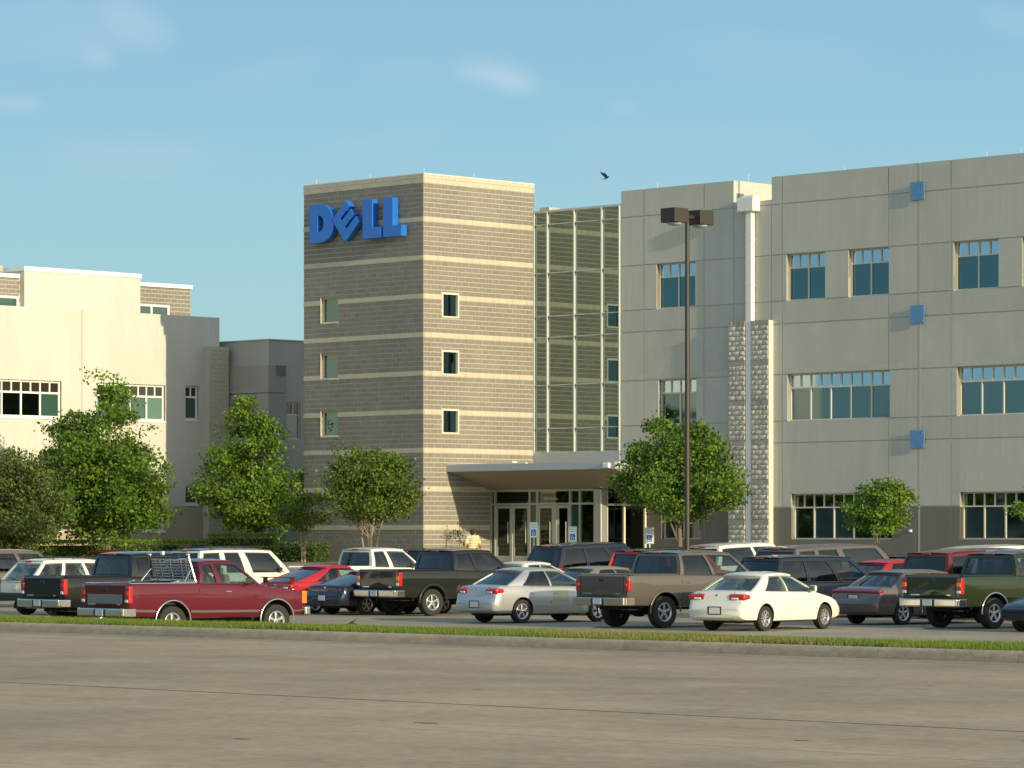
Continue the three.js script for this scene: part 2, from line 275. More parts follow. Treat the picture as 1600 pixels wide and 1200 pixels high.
// masonry of concrete blocks laid in running bond; returns pieces {c:[x,y,z], s:[w,h,d], axis, light}
const COURSE = 0.2, BLOCK = 0.4;
function masonry(axis, at, a0, a1, y0, y1, holes, lightAt, seed) {
  const r = rng(seed), out = [];
  for (let k = Math.ceil((y0 - 15.36) / COURSE - 1e-6) - 1; ; k++) {
    const c0 = Math.max(y0, 15.36 + k * COURSE), c1 = Math.min(y1, 15.36 + (k + 1) * COURSE); if (c0 >= y1 - 0.01) break; if (c1 - c0 < 0.03) continue;
    const light = lightAt((c0 + c1) / 2), off = (k & 1) ? BLOCK / 2 : 0;
    for (let a = a0 - off; a < a1 - 0.01; a += BLOCK) {
      const l = Math.max(a, a0), q = Math.min(a + BLOCK, a1); if (q - l < 0.03) continue;
      for (const [x0, x1, yy0, yy1] of lessHoles([l, q, c0, c1], holes)) {
        const jg = light ? 0.007 : 0.026, w = x1 - x0 - jg, h = yy1 - yy0 - (light ? 0.010 : 0.030); if (w < 0.02 || h < 0.02) continue;
        const proud = 0.016 + (r() - 0.5) * 0.006 + (light ? 0.012 : 0), cx = (x0 + x1) / 2, cy = (yy0 + yy1) / 2;
        out.push({ c: axis === 'z' ? [cx, cy, at + proud - 0.05] : [at + proud - 0.05, cy, -cx], s: axis === 'z' ? [w, h, 0.1] : [0.1, h, w], light, t: clamp(0.5 * r() + 0.9 * (fbm(cx / 1.7 + 40, cy / 2.3 + 9, 256, 3) - 0.22), 0, 0.999) });
      }
    }
  }
  return out;
}
const unitBlock = own(new THREE.BoxGeometry(1, 1, 1));
const blockTones = [0.90, 0.94, 0.98, 1.01, 1.05, 1.10], blockCol = [0.260, 0.243, 0.205], bandCol = [0.60, 0.545, 0.415];
const blockOpt = { map: T_block, bumpMap: T_block, bumpScale: 0.006 };
const blockMats = blockTones.map((t) => std(blockCol.map((v) => v * t), 0.93, blockOpt)), bandMats = blockTones.map((t) => std(bandCol.map((v) => v * (1 + (t - 1) * 0.5)), 0.9, blockOpt)), blockAny = std([1, 1, 1], 0.93, blockOpt);
function layBlocks(T, parent, pieces, singles, near) {
  const base = T.site; const list = pieces.map((p) => ({ ...p, d: Math.hypot(p.c[0] - near[0], p.c[1] - near[1], p.c[2] - near[2]) })).sort((a, b) => a.d - b.d);
  list.slice(0, singles).forEach((p) => { const m = new THREE.Mesh(unitBlock, (p.light ? bandMats : blockMats)[Math.floor(p.t * 5.99)]); m.name = 'block'; m.castShadow = m.receiveShadow = true; m.position.set(p.c[0] - base[0], p.c[1] - base[1], p.c[2] - base[2]); m.scale.set(...p.s); parent.add(m); });
  const rest = list.slice(singles); if (!rest.length) return;
  const im = new THREE.InstancedMesh(unitBlock, blockAny, rest.length), d = new THREE.Object3D(), cc = new THREE.Color();
  rest.forEach((p, i) => { d.position.set(p.c[0] - base[0], p.c[1] - base[1], p.c[2] - base[2]); d.scale.set(...p.s); d.updateMatrix(); im.setMatrixAt(i, d.matrix); const t = blockTones[Math.floor(p.t * 5.99)]; cc.setRGB(...(p.light ? bandCol.map((v) => v * (1 + (t - 1) * 0.5)) : blockCol.map((v) => v * t))); im.setColorAt(i, cc); });
  im.name = 'blockwork'; im.userData.kind = 'stuff'; im.castShadow = im.receiveShadow = true; parent.add(im);
}
const isBand = (y) => { if (y > 16.96) return true; const n = Math.round((15.46 - y) / 1.6), d = Math.abs(15.46 - 1.6 * n - y); return d < 0.11; };

{ // the block tower
  const T = thing('stair_tower', 'tall stair tower of grey concrete blocks with pale bands, carrying the blue letter sign', 'tower', [-3.7, PLAZA, -3.2]);
    const winY = [[11.42, 12.46], [9.02, 10.06], [6.57, 7.61]];
  const holesL = winY.map(([a, b]) => [-6.36, -5.28, a, b]), holesR = winY.map(([a, b]) => [1.02, 2.02, a, b]);
  part(T, 'wall_core', [...lessHoles([-7.44, 0.004, 0.6, 17.2], holesL).map((q) => wallBox('z', 0, q, -0.3, 0.004)), ...lessHoles([0.31, 6.45, 0.6, 17.2], holesR).map((q) => wallBox('x', 0, q, -0.3, 0.004))], M.mortar);
  part(T, 'interior_wall', [span(-7.1, -0.5, 0.6, 17.1, -6.4, -0.5)], M.under);
  const left = masonry('z', 0, -7.47, 0, PLAZA, 17.32, holesL, isBand, 3), right = masonry('x', 0, 0, 6.5, PLAZA, 17.32, holesR, isBand, 4);
  layBlocks(T, T, [...right, ...left], 300, [40, 9, 30]);
  part(T, 'wall', [span(-7.47, -7.42, 1, 17.3, -6.5, -0.08), span(-7.4, -0.06, 1, 17.3, -6.53, -6.46)], blockMats[2]);
  part(T, 'coping', [span(-7.5, 0.03, 17.32, 17.37, -6.53, 0.03)], M.cap);
  for (const [rect, axis] of [...holesL.map((h) => [h, 'z']), ...holesR.map((h) => [h, 'x'])]) {
    const [a0, a1, y0, y1] = rect, lit = axis === 'x', b = lit ? 0.075 : 0.045, fr = [], B = (p, q, e, f) => wallBox(axis, 0, [p, q, e, f], lit ? -0.16 : -0.2, lit ? 0.035 : -0.11);
    if (!lit) fr.push(wallBox(axis, 0, [a0 - 0.02, a0, y0 - 0.05, y1 + 0.03], -0.2, 0.03), wallBox(axis, 0, [a0, a1 + 0.02, y0 - 0.06, y0], -0.2, 0.03));
    fr.push(B(a0 - 0.0, a1 + 0.0, y1 - b, y1 + 0.0), B(a0 - 0.0, a1 + 0.0, y0 - 0.0, y0 + b * 0.8), B(a0, a0 + b, y0 + b * 0.8, y1 - b), B(a1 - b, a1, y0 + b * 0.8, y1 - b));
    const w = part(T, 'window', fr, M.cap); paneAt(w, axis, 0, [a0 + b, a1 - b, y0 + b * 0.8, y1 - b], lit ? 0.10 : 0.17, axis === 'z' ? phyGlass([0.10, 0.17, 0.19]) : M.pane, rng(Math.floor(y0 * 9)));
  }
  part(T, 'roof_rod', [rod([-0.3, 17.3, -0.3], [-0.3, 17.62, -0.3], 0.006), rod([-3.6, 17.3, -0.3], [-3.6, 17.62, -0.3], 0.006), rod([-0.3, 17.3, -3.2], [-0.3, 17.62, -3.2], 0.006), rod([-7, 17.3, -0.3], [-7, 17.62, -0.3], 0.006)], M.alu);
}
function phyGlass(c) { return phy(c, 0.03, { metalness: 1 }); }
{ // raised letters on the shaded face of the tower
  const T = thing('letter_sign', 'raised bright blue letters with a tilted E high on the block tower', 'sign', [-4.1, 15.62, 0.1]);
  const ex = (pts, hole, ang, cx, cy) => {
    const sh = new THREE.Shape(pts.map(([x, y]) => new THREE.Vector2(x, y))); if (hole) sh.holes.push(new THREE.Path(hole.map(([x, y]) => new THREE.Vector2(x, y))));
    const g = new THREE.ExtrudeGeometry(sh, { depth: 0.30, bevelEnabled: true, bevelThickness: 0.012, bevelSize: 0.012, bevelSegments: 1, curveSegments: 12 }); g.rotateZ(ang); g.translate(cx, cy, 0.10); return g;
  };
  const arc = (cx, cy, rx, ry, a0, a1, n) => Array.from({ length: n + 1 }, (_, i) => { const a = lerp(a0, a1, i / n); return [cx + Math.cos(a) * rx, cy + Math.sin(a) * ry]; });
  const D = [[0, 0], ...arc(0.64, 0.81, 0.88, 0.81, -Math.PI / 2, Math.PI / 2, 18), [0, 1.62]], Dh = [[0.52, 0.46], ...arc(0.60, 0.81, 0.30, 0.35, -Math.PI / 2, Math.PI / 2, 14), [0.52, 1.16]].reverse();
  const E = [[-0.62, -0.68], [0.64, -0.68], [0.64, -0.34], [-0.20, -0.34], [-0.20, -0.17], [0.60, -0.17], [0.60, 0.17], [-0.20, 0.17], [-0.20, 0.34], [0.64, 0.34], [0.64, 0.68], [-0.62, 0.68]].map(([x, y]) => [x * 0.93, y * 0.90]);
  const L = [[0, 0], [1.12, 0], [1.12, 0.44], [0.58, 0.44], [0.58, 1.62], [0, 1.62]];
  part(T, 'letter', ex(D, Dh, 0, -6.66, 14.80), M.signBlue);
  part(T, 'letter', ex(E, null, 0.70, -4.40, 15.62), M.signBlue);
  part(T, 'letter', ex(L, null, 0, -3.30, 14.80), M.signBlue);
  part(T, 'letter', ex(L, null, 0, -2.04, 14.80), M.signBlue);
  part(T, 'bracket', [-6.45, -5.95, -4.5, -4.2, -3.05, -1.8].map((x) => rod([x, 15.3, 0], [x, 15.3, 0.12], 0.03)), M.blackPlastic);
}
const HX = [16.12, 15.57, 13.5, 11.66, 10.76, 8.72, 6.88, 5.86];
{ // the glazed link between tower and wing, with the canopy and the doors
  const T = thing('glass_atrium', 'glass curtain wall link with canopied entrance doors between block tower and concrete wing', 'atrium', [2.5, PLAZA, -7]);
  part(T, 'core', [span(0.05, 5.04, 5.2, 16.08, -12, -6.62)], M.under);
  part(T, 'roof', [span(0.03, 5.08, 16.08, 16.18, -12, -6.46)], M.alu);
  part(T, 'roof_box', [rbox(0.6, 0.16, 0.6, 0.55, 16.26, -6.9, 0.02)], M.alu);
  const VX = [0.05, 0.84, 2.43, 4.03, 5.05], r = rng(55), fr = [];
  VX.forEach((x, i) => fr.push(span(x - (i ? 0.03 : 0.045), x + 0.03, 5.86, 16.1, -6.60, -6.42)));
  for (let i = 0; i < 4; i++) HX.forEach((y) => fr.push(span(VX[i] + 0.03, VX[i + 1] - 0.03, y - 0.02, y + 0.02, -6.58, -6.445)));
  part(T, 'mullions', fr, std([0.50, 0.53, 0.49], 0.5));
  for (let i = 0; i < 4; i++) for (let j = 0; j < 7; j++) paneAt(T, 'z', -6.5, [VX[i] + 0.03, VX[i + 1] - 0.03, HX[j + 1] + 0.02, HX[j] - 0.02], 0.01, M.atrium, () => 0.42 + 0.16 * r());
  part(T, 'spandrel', [span(0.02, 5.08, 5.24, 5.84, -6.6, -6.44)], M.fascia);
  // canopy: flat top, sloping soffit
  const prof = new THREE.Shape(); prof.moveTo(1.32, 5.00); prof.lineTo(1.32, 5.24); prof.lineTo(6.4, 5.24); prof.lineTo(6.4, 4.24); prof.lineTo(3.86, 4.24); prof.lineTo(1.32, 5.00);
  const cg = new THREE.ExtrudeGeometry(prof, { depth: 9.6, bevelEnabled: false }); cg.rotateY(Math.PI / 2);  // shape x becomes -z
  cg.translate(0.02, 0, 0);
  part(T, 'canopy', cg, M.soffit);
  part(T, 'canopy_edge', [span(0.02, 9.66, 4.985, 5.262, -1.32, -1.295), span(0.02, 9.66, 5.242, 5.262, -3.0, -1.32), span(9.62, 9.66, 4.985, 5.24, -3.0, -1.325)], M.fascia);
  part(T, 'canopy_flashing', [span(0.6, 4.6, 5.262, 5.30, -1.5, -1.36), rbox(0.5, 0.12, 0.3, 3.4, 5.32, -1.7, 0.03)], M.cap);
  part(T, 'canopy_drain', [rbox(0.34, 0.22, 0.16, 9.25, 5.12, -1.26, 0.04)], M.white);
  // storefront
  const zf = -3.86, posts = [[0.02, 0.12], [1.27, 1.34], [0.24, 0.30], [2.29, 2.4], [2.76, 2.86], [3.76, 3.92], [4.64, 4.74], [5.22, 5.29]], sf = [];
  const F = (a, b, c, d, f0 = -0.1, f1 = 0.02) => sf.push(span(a, b, c, d, zf + f0, zf + f1));
  for (const x of [0.02, 0.26, 2.32, 2.76, 4.66, 5.22]) F(x, x + 0.085, PLAZA, 4.22);
  F(1.27, 1.345, PLAZA, 3.6); F(3.74, 3.93, PLAZA, 3.6);
  F(0.10, 6.2, 3.6, 3.68, -0.1, 0.018); F(0.10, 6.2, 4.16, 4.24, -0.1, 0.018); F(0.10, 0.26, PLAZA, PLAZA + 0.18, -0.09, 0.016);
  F(5.3, 6.2, PLAZA, PLAZA + 0.2, -0.09, 0.016);
  part(T, 'door_frame', sf, M.frameGreen);
  part(T, 'column', [rbox(0.44, 3.05, 0.36, 6.40, PLAZA + 1.5, zf - 0.02, 0.03)], M.alu);
  const door = (a, b) => { const d = part(T, 'door', [span(a, a + 0.1, PLAZA + 0.02, 3.58, zf - 0.07, zf - 0.015), span(b - 0.1, b, PLAZA + 0.02, 3.58, zf - 0.07, zf - 0.015), span(a + 0.1, b - 0.1, 3.46, 3.58, zf - 0.07, zf - 0.015), span(a + 0.1, b - 0.1, PLAZA + 0.02, PLAZA + 0.26, zf - 0.07, zf - 0.015)], M.frameGreen);
    part(d, 'pane', span(a + 0.1, b - 0.1, PLAZA + 0.26, 3.46, zf - 0.05, zf - 0.04), M.doorGlass); part(d, 'handle', [rod([b - 0.16, 2.0, zf + 0.03], [b - 0.16, 2.9, zf + 0.03], 0.016), rod([b - 0.16, 2.1, zf - 0.05], [b - 0.16, 2.1, zf + 0.03], 0.012), rod([b - 0.16, 2.8, zf - 0.05], [b - 0.16, 2.8, zf + 0.03], 0.012)], M.alu); };
  door(0.35, 1.26); door(1.35, 2.31); door(2.85, 3.73); door(3.94, 4.65);
  const P2 = (a, b, c, d, m = M.doorGlass) => paneAt(T, 'z', zf, [a, b, c, d], 0.05, m, () => 0.5);
  P2(0.105, 0.26, PLAZA + 0.18, 3.6); P2(2.405, 2.76, PLAZA + 0.02, 3.6, M.paneGreen); P2(4.745, 5.22, PLAZA + 0.02, 3.6, M.paneGreen); P2(5.305, 6.2, PLAZA + 0.2, 3.6, M.doorGlass);
  for (const [a, b] of [[0.105, 0.26], [0.345, 2.32], [2.405, 2.76], [2.845, 4.66], [4.745, 5.22], [5.305, 6.2]]) P2(a, b, 3.68, 4.16, a === 2.845 || a > 4 ? phyGlass([0.13, 0.14, 0.11]) : M.doorGlass);
  { // white lettering over the second pair of doors
    const c = document.createElement('canvas'); c.width = 256; c.height = 48; const q = c.getContext('2d'); q.clearRect(0, 0, 256, 48); q.fillStyle = '#e8ece6'; q.font = '34px sans-serif'; q.textAlign = 'center'; q.fillText('Two Entrance', 128, 34);
    const t = new THREE.CanvasTexture(c); t.colorSpace = THREE.SRGBColorSpace; const g = new THREE.PlaneGeometry(1.05, 0.2); g.translate(3.55, 3.84, zf - 0.035);
    part(T, 'lettering', g, std([1, 1, 1], 0.6, { map: t, transparent: true, alphaTest: 0.4 }));
  }
  part(T, 'vestibule', [span(0.05, 6.2, PLAZA, 4.2, -6.4, -4.6)], M.under);
  // the glazed side of the vestibule, facing the sun
  const xs = 6.58, rf = [], G = (a, b, c, d) => rf.push(wallBox('x', xs, [a, b, c, d], -0.09, 0.02));
  G(4.1, 4.14, PLAZA, 4.24); G(5.1, 5.19, PLAZA, 3.55); G(5.1, 5.19, 3.63, 4.24); G(6.36, 6.46, PLAZA, 4.24); G(4.14, 6.36, 3.55, 3.63);
  part(T, 'side_frame', rf, M.cap);
  for (const [a, b] of [[4.14, 5.1], [5.19, 6.36]]) for (const [c, d] of [[PLAZA, 3.55], [3.63, 4.24]]) paneAt(T, 'x', xs, [a, b, c, d], 0.05, M.doorGlass, () => 0.5);
}
const YB = [16.7, 15.58, 13.55, 11.69, 10.78, 8.76, 6.89, 6.02, 3.45, 0.9];
{ // the concrete panel wing
  const T = thing('office_wing', 'long pale concrete panel office wing with blue square plates and a roof notch', 'building', [16, PLAZA, -7]);
  const zw = -6.5, XV = [5.1, 6.41, 9.76, 11.39, 13.38, 13.95, 19.38, 20.89, 22.43, 27.9, 29.5, 35.2, 40];
  const W1 = [[7.13, 9.28], [14.18, 16.18], [17.37, 19.38], [22.56, 24.70], [25.80, 27.9], [30.6, 32.7], [33.0, 35.1]].map(([a, b]) => [a, b, 11.69, 13.55]);
  const W2 = [[7.24, 9.34], [14.22, 19.45], [22.72, 27.9], [30.1, 35.1]].map(([a, b]) => [a, b, 6.89, 8.76]);
  const W3 = [[7.39, 9.6], [14.42, 19.55], [22.87, 27.9], [30.1, 35.1]].map(([a, b]) => [a, b, 2.17, 3.98]);
  const notch = [11.39, 13.38, 15.78, 17], holes = [...W1, ...W2, ...W3, notch, [5.0, 6.5, 0, 4.3]];
  const r = rng(21);
  for (let j = 0; j < YB.length - 1; j++) for (let i = 0; i < XV.length - 1; i++) {
    for (const q of lessHoles([XV[i], XV[i + 1], YB[j + 1], YB[j]], holes)) {
      const L = q[0] === XV[i] ? 0.022 : 0.0, Rr = q[1] === XV[i + 1] ? 0.022 : 0.0, B = q[2] === YB[j + 1] ? 0.024 : 0.0, U = q[3] === YB[j] && j ? 0.024 : 0.0;
      const w = q[1] - q[0] - L - Rr, h = q[3] - q[2] - B - U; if (w < 0.03 || h < 0.03) continue;
      const g = wallBox('z', zw, [q[0] + L, q[1] - Rr, q[2] + B, q[3] - U], -0.3, (r() - 0.5) * 0.004);
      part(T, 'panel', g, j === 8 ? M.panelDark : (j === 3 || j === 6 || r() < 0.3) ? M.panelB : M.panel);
    }
  }
  part(T, 'wall', lessHoles([5.1, 40, 0.9, 15.75], [...W1, ...W2, ...W3, [5.0, 6.5, 0, 4.3]]).map((q) => wallBox('z', zw, q, -0.34, -0.022)), M.joint);
  part(T, 'parapet', [span(11.30, 11.41, 15.5, 16.7, -9.6, -6.82), span(5.1, 11.3, 15.5, 16.68, -6.9, -6.8), span(13.36, 40, 15.5, 16.68, -6.9, -6.8), span(5.2, 40, 13, 15.6, -30, -6.9)], M.panel);
  part(T, 'roof_wall', [span(11.41, 40, 15.6, 16.52, -13.4, -9.6)], M.panel);
  part(T, 'roof_step', [span(10.8, 11.4, 15.6, 16.60, -9.9, -9.5)], M.white);
  for (const q of W1) glazing(T, 'z', zw, q, { main: 2, trans: 4, tf: 0.3 });
  for (const q of W2) { const n = q[1] - q[0] > 4 ? 5 : 2; glazing(T, 'z', zw, q, { main: n, trans: n * 2, tf: 0.3, pm: [M.paneLow, M.pane, M.paneLow], tm: M.transom }); }
  for (const q of W3) { const n = q[1] - q[0] > 4 ? 5 : 2; glazing(T, 'z', zw, q, { main: n, trans: n * 2, tf: 0.3, pm: [M.paneTeal, M.paneTeal, M.pane], tm: phyGlass([0.16, 0.2, 0.18]) }); }
  // blue plates over the control joint
  for (const y of [15.61, 10.85, 6.03, 1.75]) { if (y < 2) continue; const p = part(T, 'plate', [rbox(0.68, 0.70, 0.03, 20.87, y, zw + 0.085, 0.008)], M.plateBlue); const b = [-1, 1].flatMap((i) => [-1, 1].map((k) => rod([20.87 + i * 0.25, y + k * 0.25, zw], [20.87 + i * 0.25, y + k * 0.25, zw + 0.11], 0.022))); part(p, 'bolts', b, M.alu); }
  part(T, 'control_joint', [span(20.845, 20.935, 0.95, 16.68, zw - 0.03, zw + 0.004)], std([0.40, 0.38, 0.32], 0.9));
  // rough block pier with the rainwater pipe in front
  const rockMortar = std([0.40, 0.37, 0.30], 0.95), pier = sub(T, 'pier'); part(pier, 'pier_core', [span(11.34, 12.20, PLAZA, 10.94, zw, zw + 0.25), span(12.56, 13.45, PLAZA, 10.94, zw, zw + 0.25)], rockMortar);
  const bs = [...masonry('z', zw + 0.26, 11.32, 12.22, PLAZA, 10.96, [], (y) => false, 15), ...masonry('z', zw + 0.26, 12.54, 13.47, PLAZA, 10.96, [], (y) => false, 16)], rs = rng(61);
  const rockMats = [0.80, 0.93, 1.04, 1.14].map((t) => std([0.66 * t, 0.62 * t, 0.52 * t], 0.95, { map: T_block, bumpMap: T_rock, bumpScale: 0.03 })), rockDark = std([0.40, 0.38, 0.33], 0.95, { map: T_block });
  const rough = [0, 1, 2, 3].map((s) => { const g = new THREE.BoxGeometry(1, 1, 1, 6, 4, 1), p = g.attributes.position, q = rng(90 + s); const hh = {}; for (let i = 0; i < p.count; i++) if (p.getZ(i) > 0.4) { const key = p.getX(i).toFixed(2) + p.getY(i).toFixed(2), edge = Math.abs(p.getX(i)) > 0.49 || Math.abs(p.getY(i)) > 0.49; hh[key] ??= edge ? 0 : 0.15 + q() * 0.55; p.setZ(i, 0.3 + hh[key]); } g.computeVertexNormals(); return own(g); });
  for (const b of bs) { const course = Math.round((b.c[1] - 10.86) / 0.2), dark = ((course % 8) + 8) % 8 === 0; const m = new THREE.Mesh(dark ? unitBlock : rough[Math.floor(rs() * 4)], dark ? rockDark : rockMats[Math.floor(b.t * 3.99)]); m.name = 'block'; m.castShadow = m.receiveShadow = true; m.position.set(b.c[0] - T.site[0], b.c[1] - T.site[1], b.c[2] - T.site[2] + 0.02 + rs() * 0.015); m.scale.set(b.s[0] + 0.022, b.s[1] + 0.026, dark ? 0.08 : 0.075); pier.add(m); }
  part(pier, 'pier_side', [span(13.455, 13.49, PLAZA, 10.94, zw + 0.005, zw + 0.27)], M.cap);
  const pipe = part(T, 'rain_pipe', [span(12.24, 12.52, PLAZA, 15.36, zw + 0.03, zw + 0.26), ...[14.2, 12.4].map((y) => span(12.225, 12.535, y, y + 0.05, zw + 0.02, zw + 0.27))], M.white);
  part(pipe, 'conductor_head', [rbox(0.84, 0.56, 0.46, 12.38, 15.64, zw + 0.24, 0.02), span(12.06, 12.7, 15.9, 16.0, zw - 0.1, zw + 0.3)], M.white);
  part(T, 'roof_rod', [7, 12, 17, 24, 25.6].map((x) => rod([x, 16.6, zw - 0.2], [x, 16.95, zw - 0.2], 0.006)), M.alu);
  part(T, 'wall_lamp', [rbox(0.12, 0.1, 0.1, 20.5, 2.5, zw + 0.05, 0.02)], M.white);
}
{ // the cream building on the left
  const xl = -17.9, T = thing('cream_building', 'sunlit cream plaster office building with a set-back upper storey', 'building', [-19, PLAZA, 8]);
  // along = -z
  const win = [[-3.0, 0.88], [-10.3, -5.0], [-17.2, -11.9], [-24.2, -18.9], [-31, -25.8]];
  const hU = [...win.map(([a, b]) => [a, b, 7.5, 9.12]), [2.07, 2.86, 7.6, 9.15]], hG = [...win.map(([a, b]) => [a, b, 2.53, 3.98]), [2.07, 2.86, 3.75, 4.6]];
  const cols = [-33, -24.9, -17.95, -11.1, -3.87, 4.09], r = rng(71);
  for (let i = 0; i < 5; i++) for (const [y0, y1, m] of [[3.66, 12.32, M.cream], [0.9, 3.66, M.tan]]) {
    for (const q of lessHoles([cols[i], cols[i + 1], y0, y1], [...hU, ...hG])) { const L = q[0] === cols[i] ? 0.02 : 0, Rr = q[1] === cols[i + 1] && i < 4 ? 0.02 : 0; part(T, 'panel', wallBox('x', xl, [q[0] + L, q[1] - Rr, q[2], q[3]], -0.3, (r() - 0.5) * 0.003 - (y0 < 1 ? 0.012 : 0)), m); }
  }
  part(T, 'wall', lessHoles([-33, 4.09, 0.9, 12.25], [...hU, ...hG]).map((q) => wallBox('x', xl, q, -0.34, -0.03)).concat([span(-19, xl - 0.02, 0.9, 12.3, -4.09, -4.0), span(-40, xl - 0.3, 12.2, 12.25, -4.0, 33)]), M.grayWall);
  for (const q of hU) { const w = q[1] - q[0], n = w > 4.5 ? 5 : w > 2 ? 4 : 1; glazing(T, 'x', xl, q, { main: n, trans: n * 2, tf: 0.33, bar: 0.085, depth: 0.16, fm: M.white, pm: [M.paneGreen, M.paneBlind, M.doorGlass, M.paneGreen], tm: M.transomDark, sillOut: 0.04 }); }
  for (const q of hG) { const w = q[1] - q[0], n = w > 4.5 ? 5 : w > 2 ? 4 : 1; glazing(T, 'x', xl, q, { main: n, trans: 0, bar: 0.085, depth: 0.16, fm: M.white, pm: [M.paneGreen, M.doorGlass], sillOut: 0.04 }); }
  // upper storey, set back
  const xu = -26, holesB = [[5.6, 7.8, 11.9, 13.44], [-4.6, -1.22, 11.9, 13.44], [-14, -10, 11.9, 13.44]];
  part(T, 'upper_core', [span(-36, xu - 0.3, 11, 14.27, -9.11, 22)], M.under); part(T, 'upper_backing', lessHoles([-22, 9.11, 11, 14.27], holesB).map((q) => wallBox('x', xu, q, -0.29, 0.004)), M.mortar);
  const bricks = [...masonry('x', xu, 5.7, 9.12, 12.2, 14.28, holesB, (y) => false, 44), ...masonry('x', xu, -12, -1.17, 12.2, 14.28, holesB, (y) => false, 45)];
  layBlocks(T, T, bricks, 0, [0, 0, 0]);
  part(T, 'upper_wall', [span(-36, xu - 0.02, 12, 14.28, -9.14, -9.12), span(-32, xu + 0.35, 12, 14.62, -5.71, 1.17)], M.cream);
  part(T, 'coping', [span(-32.1, xu + 0.40, 14.62, 14.82, -5.76, 1.22), span(-36, xu + 0.09, 14.28, 14.47, -9.18, -5.76), span(-36, xu + 0.09, 14.28, 14.47, 1.22, 22)], M.white);
  for (const q of holesB) glazing(T, 'x', xu, q, { main: 2, trans: 0, depth: 0.06, bar: 0.11, fm: M.white, pm: M.paneGreen });
  part(T, 'roof_vent', [rbox(1.2, 0.12, 1.2, -28, 14.9, -3.6, 0.03), rbox(0.6, 0.3, 0.6, -27, 14.75, 1.9, 0.03)], M.grayWall);
  // stone pier at the shaded end
  const pier = sub(T, 'pier'); const bs = masonry('x', xl + 0.42, 3.1, 4.28, PLAZA, 10.96, [], () => true, 46); part(pier, 'pier_core', [span(xl - 0.2, xl + 0.4, 1, 10.95, -4.27, -3.12)], M.mortar);
  layBlocks(T, pier, bs, 160, [0, 11, 0]);
}
{ // the lower wing behind, in the tower's shadow
  const T = thing('rear_wing', 'low grey wing in shade between the cream building and the block tower', 'building', [-17, PLAZA, -8]);
  const hole = [[5.64, 6.48, 6.72, 8.42]];
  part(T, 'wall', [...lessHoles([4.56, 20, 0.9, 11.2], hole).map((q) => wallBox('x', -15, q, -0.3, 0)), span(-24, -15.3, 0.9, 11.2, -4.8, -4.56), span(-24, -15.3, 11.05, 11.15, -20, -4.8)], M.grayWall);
  part(T, 'coping', [span(-24, -14.96, 11.2, 11.26, -20, -4.52)], M.joint);
  part(T, 'stone_base', [span(-17.6, -14.84, 0.9, 8.78, -4.55, -4.40), span(-17.6, -14.84, 8.82, 10.05, -4.55, -4.40), span(-15, -14.84, 0.9, 8.78, -5.45, -4.553), span(-15, -14.84, 8.82, 10.05, -5.45, -4.553)], std([0.36, 0.35, 0.31], 0.95, { map: T_wall, bumpMap: T_rock, bumpScale: 0.02 }));
  part(T, 'stone_base_cap', [span(-15, -14.80, 9.62, 10.06, -5.42, -4.9)], std([0.19, 0.19, 0.18], 0.95, { map: T_block }));
  glazing(T, 'x', -15, hole[0], { main: 1, trans: 2, tf: 0.34, depth: 0.12, bar: 0.07, pm: M.paneGreen, tm: M.transomDark });
  const lowHoles = [[-3.6, -2.2, 1.2, 2.6]]; part(T, 'low_wall', [span(-15, -7.5, 1, 5.0, -8.9, -8.4)], M.tan);
}
// ---------------------------------------------------------------- vehicles
// car coordinates: x forward, y up, z to the car's right; origin on the ground under its middle
const evaluator = new Evaluator(); evaluator.attributes = ['position', 'normal', 'uv']; evaluator.useGroups = true;
function stationAt(st, x) { let i = 0; while (i < st.length - 2 && x > st[i + 1][0]) i++; const a = st[i], b = st[i + 1], t = clamp((x - a[0]) / (b[0] - a[0])); return [lerp(a[1], b[1], t), lerp(a[2], b[2], t), lerp(a[3], b[3], t)]; }
